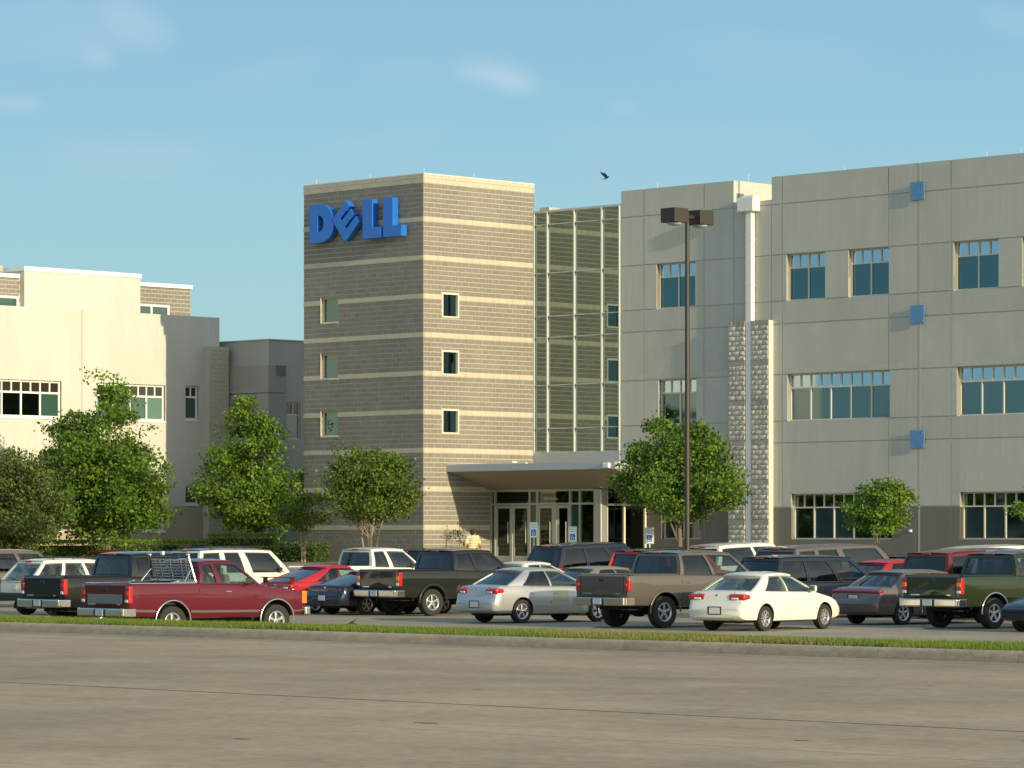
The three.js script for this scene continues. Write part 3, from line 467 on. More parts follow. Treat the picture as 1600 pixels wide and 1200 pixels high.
// half cross-section from the middle of the floor, round the side, to the middle of the top
function section(S, x, off = 0) {
  const [b, t, w0] = stationAt(S.st, x), w = w0 + off, h = t - b, sq = S.square ?? 0;
  return [[0, b], [0.78 * w, b], [0.945 * w, b + 0.03], [0.975 * w, b + 0.12 * h], [0.995 * w, b + 0.34 * h], [w, b + 0.56 * h], [lerp(0.985, 0.995, sq) * w, b + 0.76 * h], [lerp(0.962, 0.985, sq) * w, t - lerp(0.07, 0.04, sq)], [lerp(0.925, 0.968, sq) * w, t - lerp(0.018, 0.008, sq)], [lerp(0.85, 0.93, sq) * w, t + lerp(0.006, 0.003, sq)], [0.5 * w, t + lerp(0.022, 0.006, sq)], [0, t + lerp(0.028, 0.008, sq)]];
}
function bodyShell(S) {
  const xs = new Set(S.st.map((s) => s[0])); for (let x = -S.L / 2; x < S.L / 2; x += 0.14) xs.add(+x.toFixed(3));
  const X = [...xs].sort((a, b) => a - b).filter((v, i, a) => i === 0 || v - a[i - 1] > 0.012 || S.st.some((s) => s[0] === v)), rings = X.map((x) => { const h = section(S, x); return [...h.map(([z, y]) => [x, y, z]), ...h.slice(1, -1).reverse().map(([z, y]) => [x, y, -z])]; });
  const n = rings[0].length, pos = [], idx = [];
  rings.forEach((r) => r.forEach((p) => pos.push(...p)));
  for (let i = 0; i < rings.length - 1; i++) for (let k = 0; k < n; k++) { const a = i * n + k, b = i * n + (k + 1) % n, c = a + n, d = b + n; idx.push(a, b, c, b, d, c); }
  const c0 = pos.length / 3, f = rings.length - 1; const mid = (r) => { let y = 0; r.forEach((p) => (y += p[1])); return [r[0][0], y / n, 0]; }; pos.push(...mid(rings[0]), ...mid(rings[f]));
  for (let k = 0; k < n; k++) { idx.push(c0, (k + 1) % n, k); idx.push(c0 + 1, f * n + k, f * n + (k + 1) % n); }
  const g = new THREE.BufferGeometry(); g.setAttribute('position', new THREE.Float32BufferAttribute(pos, 3)); g.setAttribute('uv', new THREE.Float32BufferAttribute(new Float32Array(pos.length / 3 * 2), 2)); g.setIndex(idx); g.computeVertexNormals();
  // outward check: flip if the signed volume is negative
  let v = 0; for (let i = 0; i < idx.length; i += 3) { const [a, b, c] = [idx[i] * 3, idx[i + 1] * 3, idx[i + 2] * 3]; v += pos[a] * (pos[b + 1] * pos[c + 2] - pos[b + 2] * pos[c + 1]) - pos[a + 1] * (pos[b] * pos[c + 2] - pos[b + 2] * pos[c]) + pos[a + 2] * (pos[b] * pos[c + 1] - pos[b + 1] * pos[c]); }
  if (v < 0) { for (let i = 0; i < idx.length; i += 3) [idx[i + 1], idx[i + 2]] = [idx[i + 2], idx[i + 1]]; g.setIndex(idx); g.computeVertexNormals(); }
  return g;
}
function carve(S) {
  const cut = [], hw = Math.max(...S.st.map((s) => s[3]));
  for (const ax of [S.rear, S.front]) for (const s of [-1, 1]) { const g = new THREE.CylinderGeometry(S.R + S.arch, S.R + S.arch, 0.5, 28); g.rotateX(Math.PI / 2); g.translate(ax, S.R + 0.02, s * (hw - 0.25 + 0.02)); cut.push(g); }
  if (S.bed) cut.push(box(S.bed[1] - S.bed[0], 0.9, S.bed[2] * 2, (S.bed[0] + S.bed[1]) / 2, S.bed[3] + 0.45, 0));
  const A = new Brush(bodyShell(S), new THREE.MeshBasicMaterial()), B = new Brush(mergeGeometries(cut.map((g) => { const q = norm(g); return q; })), new THREE.MeshBasicMaterial());
  A.updateMatrixWorld(); B.updateMatrixWorld();
  const r = evaluator.evaluate(A, B, SUBTRACTION), g = r.geometry, mats = Array.isArray(r.material) ? r.material : [r.material];
  const pick = (m) => { const out = []; const idx = g.index; for (const gr of (g.groups.length ? g.groups : [{ start: 0, count: (idx ?? g.attributes.position).count, materialIndex: 0 }])) if (mats[gr.materialIndex] === m) for (let i = gr.start; i < gr.start + gr.count; i++) out.push(idx ? idx.getX(i) : i);
    const p = new Float32Array(out.length * 3); out.forEach((v, i) => { p[i * 3] = g.attributes.position.getX(v); p[i * 3 + 1] = g.attributes.position.getY(v); p[i * 3 + 2] = g.attributes.position.getZ(v); });
    const q = new THREE.BufferGeometry(); q.setAttribute('position', new THREE.BufferAttribute(p, 3)); return q; };
  const shell = pick(A.material), well = pick(B.material); well.computeVertexNormals();
  const smooth = toCreasedNormals(shell, 0.62);
  return [norm(smooth), norm(well)];
}
// a panel with thickness over a curved surface fn(u, v)
function patch(fn, u0, u1, v0, v1, nu, nv, thick = 0, lift = 0, flip = false) {
  const P = [], N = [], e = 1e-3, A = new THREE.Vector3(), B = new THREE.Vector3();
  for (let j = 0; j <= nv; j++) for (let i = 0; i <= nu; i++) {
    const u = lerp(u0, u1, i / nu), v = lerp(v0, v1, j / nv), p = fn(u, v), a = fn(u + e, v), b = fn(u, v + e);
    A.set(a[0] - p[0], a[1] - p[1], a[2] - p[2]); B.set(b[0] - p[0], b[1] - p[1], b[2] - p[2]); A.cross(B).normalize(); if (flip) A.negate();
    P.push([p[0] + A.x * lift, p[1] + A.y * lift, p[2] + A.z * lift]); N.push([A.x, A.y, A.z]);
  }
  const pos = [], w = nu + 1, tri = (a, b, c) => (flip ? [a, c, b] : [a, b, c]).forEach((q) => pos.push(...q)), nrm = [];
  const quadN = (i0, i1, i2, i3, s) => { const q = [i0, i1, i2, i1, i3, i2]; if (flip !== s < 0) { [q[1], q[2]] = [q[2], q[1]]; [q[4], q[5]] = [q[5], q[4]]; } for (const k of q) { const o = s < 0 ? -thick : 0; pos.push(P[k][0] + N[k][0] * o, P[k][1] + N[k][1] * o, P[k][2] + N[k][2] * o); nrm.push(N[k][0] * s, N[k][1] * s, N[k][2] * s); } };
  for (let j = 0; j < nv; j++) for (let i = 0; i < nu; i++) { const a = j * w + i; quadN(a, a + 1, a + w, a + w + 1, 1); if (thick) quadN(a, a + 1, a + w, a + w + 1, -1); }
  if (thick) {
    const rim = []; for (let i = 0; i <= nu; i++) rim.push(i); for (let j = 1; j <= nv; j++) rim.push(j * w + nu); for (let i = nu - 1; i >= 0; i--) rim.push(nv * w + i); for (let j = nv - 1; j >= 1; j--) rim.push(j * w);
    for (let k = 0; k < rim.length; k++) { const a = rim[k], b = rim[(k + 1) % rim.length], o = (q) => P[q].map((x, m) => x - N[q][m] * thick), q = [P[a], o(a), P[b], P[b], o(a), o(b)]; const va = new THREE.Vector3(...q[1]).sub(new THREE.Vector3(...q[0])), vb = new THREE.Vector3(...q[2]).sub(new THREE.Vector3(...q[0])); va.cross(vb).normalize(); if (flip) { q.reverse(); va.negate(); } q.forEach((p) => { pos.push(...p); nrm.push(va.x, va.y, va.z); }); }
  }
  const g = new THREE.BufferGeometry(); g.setAttribute('position', new THREE.Float32BufferAttribute(pos, 3)); g.setAttribute('normal', new THREE.Float32BufferAttribute(nrm, 3)); return norm(g);
}
// greenhouse surfaces
function cabin(K) {
  const hw = (u, v) => { const e = Math.pow(Math.abs(2 * u - 1), 3.5); return (lerp(K.wb, K.wt, Math.pow(v, 1.15)) + 0.03 * Math.sin(Math.PI * v)) * (1 - (K.taper ?? 0.06) * e); };
  const yv = (u, v) => lerp(lerp(K.yb0, K.yb1, u), K.yt - (K.drop ?? 0.03) * Math.pow(Math.abs(2 * u - 1), 3), v), ease = (v) => v;
  const side = (s) => (u, v) => [lerp(lerp(K.b0, K.b1, u), lerp(K.t0, K.t1, u), ease(v)), yv(u, v), s * hw(u, v)];
  const front = (u, v) => [lerp(K.b1, K.t1, v) + (K.bulge ?? 0.09) * (1 - u * u), yv(1, v), u * hw(1, v)];
  const rear = (u, v) => [lerp(K.b0, K.t0, v) - (K.bulgeR ?? 0.06) * (1 - u * u), yv(0, v), u * hw(0, v)];
  const roof = (u, w) => { const edge = 1 - w * w, x0 = K.t0 - (K.bulgeR ?? 0.06) * edge, x1 = K.t1 + (K.bulge ?? 0.09) * edge; return [lerp(x0, x1, u), yv(u, 1) + (K.crown ?? 0.05) * (1 - Math.pow(Math.abs(w), 2.6)) * (1 - Math.pow(Math.abs(2 * u - 1), 4) * 0.6), w * hw(u, 1)]; };
  return { side, front, rear, roof };
}
function cabParts(T, S, paint, glassRear, glassFront, roofPaint) {
  const K = S.cab, c = cabin(K), fr = [], th = 0.035, [v0, v1] = K.v ?? [0.07, 0.9];
  for (const s of [1, -1]) {
    const f = c.side(s), fl = s < 0; let u = 0;
    fr.push(patch(f, 0, 1, 0, v0, 10, 1, th, 0, fl), patch(f, 0, 1, v1, 1, 10, 1, th, 0, fl));
    K.win.forEach(([a, b, gl], i) => { fr.push(patch(f, u, a, v0, v1, 2, 4, th, 0, fl)); const w = part(T, 'side_window', own(patch(f, a, b, v0, v1, 4, 3, 0, -0.012, fl)), (gl ?? i) === K.win.length - 1 ? glassFront : glassRear); u = b; });
    fr.push(patch(f, u, 1, v0, v1, 2, 4, th, 0, fl));
  }
  const e = K.edge ?? 0.88, [r0, r1] = K.vr ?? [0.06, 0.92];
  fr.push(patch(c.front, -1, 1, 0.93, 1, 10, 1, th, 0, true), patch(c.front, -1, -e, 0, 0.93, 1, 3, th, 0, true), patch(c.front, e, 1, 0, 0.93, 1, 3, th, 0, true));
  part(T, 'windshield', own(patch(c.front, -e, e, 0, 0.93, 10, 3, 0, -0.012, true)), M.glass);
  const er = K.edgeR ?? 0.86;
  fr.push(patch(c.rear, -1, 1, r1, 1, 10, 1, th), patch(c.rear, -1, 1, 0, r0, 10, 1, th), patch(c.rear, -1, -er, r0, r1, 1, 3, th), patch(c.rear, er, 1, r0, r1, 1, 3, th));
  part(T, 'rear_window', own(patch(c.rear, -er, er, r0, r1, 10, 3, 0, -0.012)), glassRear);
  part(T, 'cab_frame', own(fr), paint);
  part(T, 'roof', own(patch((w, u) => c.roof(1 - u, w), -1, 1, 0, 1, 14, 14, 0.03)), roofPaint ?? paint);
  const rim = (f, a, b, lo, hi, du, fl) => { const dv = 0.035, tr = []; tr.push(patch(f, a - du, b + du, hi, hi + dv, 8, 1, 0, 0.004, fl), patch(f, a - du, b + du, lo - dv, lo, 8, 1, 0, 0.004, fl), patch(f, a - du, a, lo, hi, 1, 4, 0, 0.004, fl), patch(f, b, b + du, lo, hi, 1, 4, 0, 0.004, fl)); part(T, 'window_seal', own(tr), M.blackPlastic); };
  for (const s of [1, -1]) for (const [a, b] of K.win) rim(c.side(s), a, b, v0, v1, 0.008, s < 0);
  rim(c.rear, -er, er, r0, r1, 0.025, false);
  return c;
}
const rimGeo = {}, tyreGeo = {};
function wheelParts(T, S, x, z, style) {
  const w = sub(T, 'wheel'), R = S.R, tw = S.tw, rr = R * (style === 'truck' ? 0.60 : 0.66), key = R + '/' + tw + style;
  if (!tyreGeo[key]) {
    const h = tw / 2, pts = [[rr * 0.97, -h * 0.82], [rr + 0.01, -h * 0.97], [R * 0.93, -h], [R * 0.985, -h * 0.82], [R, -h * 0.6], [R, h * 0.6], [R * 0.985, h * 0.82], [R * 0.93, h], [rr + 0.01, h * 0.97], [rr * 0.97, h * 0.82]].map(([a, b]) => new THREE.Vector2(a, b));
    const t = new THREE.LatheGeometry(pts, 40); t.rotateX(Math.PI / 2); tyreGeo[key] = own(norm(t));
    const rp = [[0.001, h * 0.55], [rr * 0.20, h * 0.58], [rr * 0.24, h * 0.40]].map(([a, b]) => new THREE.Vector2(a, b)), hub = new THREE.LatheGeometry(rp, 20); hub.rotateX(Math.PI / 2);
    const lip = new THREE.LatheGeometry([[rr * 0.82, h * 0.5], [rr * 0.88, h * 0.80], [rr * 0.99, h * 0.86], [rr, h * 0.7], [rr * 0.96, -h * 0.6]].map(([a, b]) => new THREE.Vector2(a, b)), 36); lip.rotateX(Math.PI / 2);
    const sp = [], n = style === 'truck' ? 5 : style === 'cover' ? 9 : 5, wid = style === 'cover' ? 0.20 : 0.27;
    for (let k = 0; k < n; k++) { const g = rbox(rr * 0.74, rr * wid, 0.035, rr * 0.52, 0, h * 0.47, 0.012, 1); const p = g.attributes.position; for (let i = 0; i < p.count; i++) p.setY(i, p.getY(i) * lerp(0.85, 1.35, clamp(p.getX(i) / rr))); g.rotateZ(k / n * Math.PI * 2 + 0.3); g.computeVertexNormals(); sp.push(g); }
    rimGeo[key] = [own([hub, lip, ...sp].map((g) => g)), own((() => { const d = new THREE.CircleGeometry(rr * 0.95, 32); d.translate(0, 0, h * 0.16); return [d]; })())];
  }
  const flip = z < 0; w.position.set(x, R, z); if (flip) w.rotation.y = Math.PI;
  part(w, 'tyre', tyreGeo[key], M.rubber); part(w, 'rim', rimGeo[key][0], style === 'black' ? M.rimDark : M.rim); part(w, 'brake_disc', rimGeo[key][1], M.rimDark);
}
const dirtPaint = {};
function paintOf(c, metallic = 0) { const k = c.join() + metallic; return dirtPaint[k] ??= phy(c, metallic ? 0.38 : 0.5, { metalness: metallic, specularIntensity: 0.35, clearcoat: 0.85, clearcoatRoughness: 0.05 }); }
function arcTrim(S, x, z, r, t = 0.03) { const g = new THREE.TorusGeometry(r, t, 6, 24, Math.PI * 1.04); g.rotateZ(-0.03); g.scale(1, 1, 0.6); g.translate(x, S.R + 0.02, z); return g; }
function sideLine(S, x0, x1, k0, k1, off, n = 24) { // a strip that follows the body's side between two heights (fractions of the section)
  const at = (x, k, s) => { const q = section(S, x, off), i = Math.min(q.length - 2, Math.floor(k)), t = k - i; return [x, lerp(q[i][1], q[i + 1][1], t), s * lerp(q[i][0], q[i + 1][0], t)]; };
  return [1, -1].map((s) => patch((u, v) => at(lerp(x0, x1, u), lerp(k0, k1, v), s), 0, 1, 0, 1, n, 3, 0.012, 0, s < 0));
}
const KIND = {
  pickup: (o) => { const L = o.L ?? 5.5, h = L / 2, bl = o.bedLen ?? 2.05, f = h - 1.42, up = o.up ?? 0, hw = (o.W ?? 1.95) / 2; return {
    L, R: o.R ?? 0.37, tw: 0.26, arch: 0.09, rear: -h + 1.24, front: h - 0.92, square: 0.9,
    st: [[-h, .60 + up, 1.235 + up, hw - .045], [-h + .04, .54 + up, 1.27 + up, hw - .01], [-h + .25, .50 + up, 1.28 + up, hw], [-h + bl, .46 + up, 1.28 + up, hw], [-h + bl + .02, .46 + up, 1.27 + up, hw], [f - .1, .46 + up, 1.24 + up, hw], [f + .15, .46 + up, 1.20 + up, hw - .005], [h - .35, .48 + up, 1.11 + up, hw - .03], [h - .09, .52 + up, 1.05 + up, hw - .07], [h, .58 + up, .98 + up, hw - .12]],
    bed: [-h + .07, -h + bl - .06, hw - .14, .80 + up],
    cab: { b0: -h + bl + .02, b1: f + .05, t0: -h + bl + .10, t1: f - .62, yb0: 1.27 + up, yb1: 1.235 + up, yt: (o.H ?? 1.85) - .05, wb: hw - .035, wt: hw - .20, win: o.win ?? [[.07, .30], [.39, .93]], bulgeR: .05, taper: .035, edgeR: .84, v: [.05, .88], vr: [.12, .86], crown: .05 }, tailY: 1.03 + up, truck: true, floor: .5 + up }; },
  suv: (o) => { const L = o.L ?? 4.7, h = L / 2, hw = (o.W ?? 1.85) / 2, H = o.H ?? 1.8, b = H * 0.62, f = h - 1.25; return {
    L, R: o.R ?? 0.35, tw: 0.24, arch: 0.07, rear: -h + .92, front: h - .85, square: 0.5,
    st: [[-h, .50, b - .10, hw - .07], [-h + .05, .46, b - .03, hw - .03], [-h + .3, .42, b, hw], [f, .42, b - .01, hw], [f + .2, .42, b - .05, hw - .005], [h - .3, .44, b - .15, hw - .04], [h - .07, .48, b - .24, hw - .09], [h, .52, b - .34, hw - .15]],
    cab: { b0: -h + .03, b1: f + .1, t0: -h + .26, t1: f - .55, yb0: b - .02, yb1: b - .02, yt: H - .05, wb: hw - .03, wt: hw - .17, win: o.win ?? [[.05, .30], [.36, .60], [.66, .94]], taper: .04, v: [.05, .86], vr: [.06, .88], crown: .05 }, tailY: b - .12 }; },
  van: (o) => { const L = o.L ?? 4.9, h = L / 2, hw = (o.W ?? 1.92) / 2, H = o.H ?? 1.75, b = H * 0.60, f = h - .85; return {
    L, R: 0.33, tw: 0.22, arch: 0.05, rear: -h + .95, front: h - .92, square: 0.3,
    st: [[-h, .40, b - .14, hw - .10], [-h + .06, .36, b - .05, hw - .04], [-h + .3, .32, b, hw], [f - .2, .30, b - .02, hw], [f + .1, .32, b - .10, hw - .02], [h - .2, .36, b - .26, hw - .10], [h - .05, .4, b - .36, hw - .16], [h, .44, b - .46, hw - .22]],
    cab: { b0: -h + .03, b1: f + .05, t0: -h + .36, t1: f - .95, yb0: b - .03, yb1: b - .05, yt: H - .05, wb: hw - .03, wt: hw - .19, win: o.win ?? [[.04, .30], [.33, .60], [.64, .93]], taper: .05, v: [.05, .88], vr: [.06, .9], crown: .05 }, tailY: b - .1 }; },
  sedan: (o) => { const L = o.L ?? 4.42, h = L / 2, hw = (o.W ?? 1.7) / 2, H = o.H ?? 1.39, k = H / 1.39, dk = (o.deck ?? 0.955) * k; return {
    L, R: o.R ?? 0.305, tw: 0.19, arch: 0.045, rear: -h + .98, front: h - .86, square: 0.1,
    st: [[-h, .34, .56 * k, hw - .14], [-h + .03, .30, .62 * k, hw - .08], [-h + .075, .28, .67 * k, hw - .05], [-h + .10, .27, dk - .16, hw - .05], [-h + .16, .26, dk - .05, hw - .03], [-h + .26, .25, dk - .005, hw - .02], [-h + .85, .24, dk + .02, hw], [-h + 1.3, .22, .95 * k, hw], [h - 1.4, .22, .925 * k, hw], [h - 1.1, .22, .90 * k, hw - .005], [h - .5, .24, .79 * k, hw - .02], [h - .22, .26, .70 * k, hw - .06], [h - .06, .30, .60 * k, hw - .12], [h, .34, .50 * k, hw - .20]],
    cab: { b0: -h + (o.rw ?? .52), b1: h - 1.12, t0: -h + (o.rt ?? 1.22), t1: h - 2.02, yb0: dk + .0, yb1: .905 * k, yt: H - .04, wb: hw - .04, wt: hw - .23, win: o.win ?? [[.17, .49], [.53, .93]], taper: .07, v: [.06, .9], vr: [.05, .93], crown: .045, bulgeR: .12, bulge: .12, edgeR: .90, drop: .045 }, tailY: dk - .16 }; },
};
function vehicle(name, label, kind, o) {
  const S = KIND[kind](o); Object.assign(S, o.S ?? {}); if (o.cab) Object.assign(S.cab, o.cab);
  const T = thing(name, label, o.category ?? { pickup: 'pickup truck', suv: 'SUV', van: 'minivan', sedan: 'car' }[kind], [o.at[0], elev(o.at[1]), o.at[1]], 0, null);
  T.rotation.order = 'YXZ'; T.rotation.y = (o.turn ?? 40) * Math.PI / 180; if (o.at[1] < SLOPE0 - 1.5 && o.at[1] > SLOPEM + 2) T.rotation.z = Math.atan(MID / (SLOPE0 - SLOPEM));
  const paint = o.paint, h = S.L / 2, hw = Math.max(...S.st.map((s) => s[3])), [shell, well] = carve(S);
  part(T, 'body', own(shell), paint); part(T, 'wheel_well', own(well), S.bed ? M.blackPlastic : M.under);
  const gR = o.tint ? M.glassDark : M.glass, gF = o.tintAll ? M.glassDark : M.glass;
  const c = cabParts(T, S, paint, gR, gF, o.roofPaint);
  // seats seen through the glass
  const K = S.cab, sm = o.tan ? M.seatTan : M.seat, seats = [rbox((K.b1 - K.b0) * 0.94, 0.05, K.wb * 1.86, (K.b0 + K.b1) / 2 - 0.02, K.yb1 - 0.02, 0, 0.02)], row = (x, y, l) => { for (const s of [-1, 1]) { const g = rbox(0.16, 0.5, K.wb * 0.56, 0, 0.12, s * K.wb * 0.45, 0.06); g.rotateZ(0.16); g.translate(x, K.yb1 + y, 0); seats.push(g); const q = rbox(0.10, 0.17, 0.26, x - 0.10, K.yb1 + y + 0.44, s * K.wb * 0.45, 0.04); seats.push(q); } };
  row(lerp(K.b0, K.b1, 0.58), -0.12); if (o.rt > 1.3) { /* sloping glass: no rear head rests */ } else if (K.t1 - K.t0 > 1.0 || kind === 'sedan') row(lerp(K.b0, K.b1, kind === 'sedan' ? 0.27 : 0.30), -0.14);
  part(T, 'interior', own([...seats, rbox(0.3, 0.1, K.wb * 1.7, K.b1 - 0.22, K.yb1 + 0.02, 0, 0.04)]), sm);
  const wx = hw - S.tw / 2 - (S.truck ? 0.0 : 0.012); for (const ax of [S.rear, S.front]) for (const s of [1, -1]) wheelParts(T, S, ax, s * wx, o.wheel ?? (S.truck ? 'truck' : 'alloy'));
  part(T, 'chassis', own([box(S.L * 0.86, 0.16, hw * 1.1, 0, (S.floor ?? .30) - 0.02, 0), rod([S.rear, S.R, -hw * .8], [S.rear, S.R, hw * .8], 0.07), rod([S.front, S.R, -hw * .8], [S.front, S.R, hw * .8], 0.06), rbox(0.26, 0.26, 0.34, S.rear, S.R, 0, 0.1), rod([-h + 0.1, (S.floor ?? .3) - 0.06, hw * 0.5], [-h + 1.4, (S.floor ?? .3) - 0.06, hw * 0.5], 0.035)]), M.under);
  // door gaps
  const gaps = []; for (const x of o.gaps ?? (kind === 'pickup' ? [K.b0 + 0.02, lerp(K.b0, K.b1, .40), K.b1 - .12] : kind === 'sedan' ? [K.b1 - .14, lerp(K.b0, K.b1, .50), lerp(K.b0, K.b1, .22)] : [K.b1 - .12, lerp(K.b0, K.b1, .63), lerp(K.b0, K.b1, .33)])) gaps.push(...sideLine(S, x, x + 0.014, 2.6, 8.2, 0.003, 1));
  for (const g of gaps) part(T, 'door_gap', own([g]), M.under);
  const hy = K.yb1 - 0.15, hd = []; for (const x of o.handles ?? (kind === 'pickup' ? [lerp(K.b0, K.b1, .46)] : [lerp(K.b0, K.b1, .56), lerp(K.b0, K.b1, .27)])) for (const s of [1, -1]) hd.push(rbox(0.16, 0.035, 0.03, x, hy, s * (hw * 0.985), 0.012)); part(T, 'door_handle', own(hd), o.handleMat ?? paint);
  for (const s of [1, -1]) { const m = part(T, 'door_mirror', own([rbox(0.10, 0.15, 0.20, K.b1 - 0.42, K.yb1 + 0.10, s * (hw + 0.08), 0.04), rod([K.b1 - 0.40, K.yb1 + 0.05, s * (hw - 0.06)], [K.b1 - 0.42, K.yb1 + 0.08, s * (hw + 0.06)], 0.025)]), o.mirror ?? paint); part(m, 'mirror_glass', own([box(0.006, 0.12, 0.165, K.b1 - 0.472, K.yb1 + 0.10, s * (hw + 0.08))]), M.chrome); }
  // lamps
  const tl = o.tail ?? (S.truck ? 'tall' : kind === 'sedan' ? 'wrap' : 'tall2');
  for (const s of [1, -1]) {
    if (tl === 'tall') { const l = part(T, 'tail_light', own(rbox(0.13, 0.40, 0.17, -h + 0.055, S.tailY, s * (hw - 0.075), 0.03)), M.tail); part(l, 'amber_lens', own(rbox(0.05, 0.11, 0.14, -h - 0.001, S.tailY + 0.03, s * (hw - 0.085), 0.02)), o.amber ? M.amber : M.tail); part(l, 'clear_lens', own(rbox(0.05, 0.075, 0.13, -h + 0.001, S.tailY - 0.145, s * (hw - 0.085), 0.02)), M.clear); }
    if (tl === 'round') { const g = new THREE.SphereGeometry(1, 20, 14); g.scale(0.09, 0.20, 0.13); g.translate(-h + 0.07, S.tailY, s * (hw - 0.11)); const l = part(T, 'tail_light', own([rbox(0.12, 0.36, 0.18, -h + 0.05, S.tailY, s * (hw - 0.08), 0.06, 4)]), M.tail); part(l, 'clear_lens', own(rbox(0.05, 0.08, 0.10, -h - 0.004, S.tailY, s * (hw - 0.11), 0.03)), M.tail); }
    if (tl === 'tall2') { const l = part(T, 'tail_light', own(rbox(0.14, o.tailH ?? 0.30, 0.14, -h + 0.075, S.tailY, s * (hw - 0.075), 0.03)), M.tail); part(l, 'clear_lens', own(rbox(0.05, 0.07, 0.11, -h + 0.014, S.tailY - 0.10, s * (hw - 0.085), 0.02)), M.clear); }
    if (tl === 'wrap') { const g = rbox(0.30, 0.165, 0.47, -h + 0.225, S.tailY + 0.02, s * (hw - 0.262), 0.06, 3); const l = part(T, 'tail_light', own(g), M.tail); part(l, 'clear_lens', own(rbox(0.06, 0.05, 0.20, -h + 0.085, S.tailY - 0.01, s * (hw - 0.30), 0.02)), M.clear); }
  }
  if (tl === 'strip') part(T, 'tail_light', own([rbox(0.24, 0.13, hw * 1.86, -h + 0.20, S.tailY + 0.03, 0, 0.05, 3)]), M.tail);
  for (const s of [1, -1]) { part(T, 'headlight', own(rbox(0.16, 0.14, S.truck ? 0.40 : 0.36, h - (S.truck ? .06 : .14), stationAt(S.st, h - .1)[1] - 0.10, s * (hw - (S.truck ? .34 : .36)), 0.04)), M.clear); if (o.frontAmber) part(T, 'marker_light', own(rbox(0.14, 0.30, 0.07, h - 0.08, 0.93, s * (hw - 0.075), 0.02)), M.amber); }
  if (o.brake !== false) part(T, 'brake_light', own(rbox(0.04, 0.045, 0.34, K.t0 - (S.truck ? 0.055 : kind === 'sedan' ? -0.1 : 0.075), K.yt + (S.truck ? 0.0 : kind === 'sedan' ? -0.075 : -0.02), 0, 0.015)), M.tail);
  // bumpers and plate
  if (S.truck) {
    const by = (S.floor ?? .5) + 0.12; const b = part(T, 'rear_bumper', own([rbox(0.17, 0.21, hw * 1.94, -h - 0.07, by, 0, 0.04, 3), rbox(0.30, 0.19, 0.06, -h + 0.06, by, hw - 0.03, 0.02), rbox(0.30, 0.19, 0.06, -h + 0.06, by, -hw + 0.03, 0.02)]), o.bumper ?? M.chrome);
    part(b, 'step_pad', own(rbox(0.14, 0.012, hw * 1.7, -h - 0.07, by + 0.107, 0, 0.004)), M.blackPlastic); part(b, 'plate_recess', own(rbox(0.02, 0.18, 0.48, -h - 0.150, by - 0.01, 0, 0.008)), M.blackPlastic);
    part(T, 'licence_plate', own(rbox(0.012, 0.15, 0.31, -h - 0.166, by, 0, 0.005)), M.plate);
    part(T, 'front_bumper', own(rbox(0.20, 0.24, hw * 1.94, h + 0.02, by - 0.02, 0, 0.06, 3)), M.chrome);
    part(T, 'tailgate_gap', own([box(0.006, 0.62, 0.012, -h - 0.002, S.tailY - 0.09, hw - 0.19), box(0.006, 0.62, 0.012, -h - 0.002, S.tailY - 0.09, -hw + 0.19), box(0.006, 0.012, hw * 1.62, -h - 0.002, S.tailY - 0.36, 0)]), M.under);
    part(T, 'badge', own([rbox(0.012, 0.035, 0.30, -h - 0.006, S.tailY - 0.22, -hw * 0.55, 0.005), rbox(0.012, 0.03, 0.14, -h - 0.006, S.tailY - 0.22, hw * 0.58, 0.005)]), M.chrome);
    part(T, 'tailgate_handle', own(rbox(0.02, 0.07, 0.22, -h - 0.006, S.tailY + 0.12, 0, 0.01)), M.blackPlastic);
    part(T, 'grille', own(rbox(0.06, 0.26, 0.9, h - .01, .86, 0, 0.02)), M.chrome);
    part(T, 'bed_rail', own([rbox(S.bed[1] - S.bed[0], 0.03, 0.10, (S.bed[0] + S.bed[1]) / 2, S.st[2][2] + 0.012, hw - 0.085, 0.01), rbox(S.bed[1] - S.bed[0], 0.03, 0.10, (S.bed[0] + S.bed[1]) / 2, S.st[2][2] + 0.012, -hw + 0.085, 0.01)]), o.rail ?? paint);
  } else {
    const low = kind === 'sedan'; part(T, 'licence_plate', own(rbox(0.012, 0.15, 0.31, -h + (o.plateX ?? (low ? -0.004 : -0.02)), o.plateY ?? (low ? .48 : .82), o.plateZ ?? 0, 0.005)), M.plate);
    if (!low) part(T, 'rear_bumper', own(rbox(0.16, 0.22, hw * 1.9, -h - 0.03, .55, 0, 0.05, 3)), o.bumper ?? M.blackPlastic); else part(T, 'bumper_strip', own([rbox(0.03, 0.035, hw * 1.55, -h + 0.012, .53, 0, 0.01)]), o.strip ?? M.blackPlastic);
    part(T, 'front_bumper', own(rbox(0.16, 0.2, hw * 1.62, h - 0.05, .48, 0, 0.06, 3)), low ? paint : o.bumper ?? M.blackPlastic);
  }
  if (kind === 'sedan') { part(T, 'badge', own([rbox(0.02, 0.05, 0.07, -h + 0.115, S.tailY + 0.07, 0, 0.02)]), M.chrome); part(T, 'plate_recess', own(rbox(0.01, 0.20, 0.40, -h + (o.plateX ?? -0.004) + 0.004, (o.plateY ?? .48), o.plateZ ?? 0, 0.004)), M.blackPlastic); part(T, 'side_moulding', own(sideLine(S, S.rear + S.R + 0.12, S.front - S.R - 0.12, 3.9, 4.25, 0.006, 10)), o.mould ?? paint);
    part(T, 'boot_gap', own([box(0.012, 0.010, hw * 1.25, -h + 0.098, S.tailY - 0.10, 0), ...[-1, 1].map((s) => { const g = box(0.010, 0.22, 0.010, -h + 0.115, S.tailY + 0.03, s * hw * 0.60); return g; })]), M.under); }
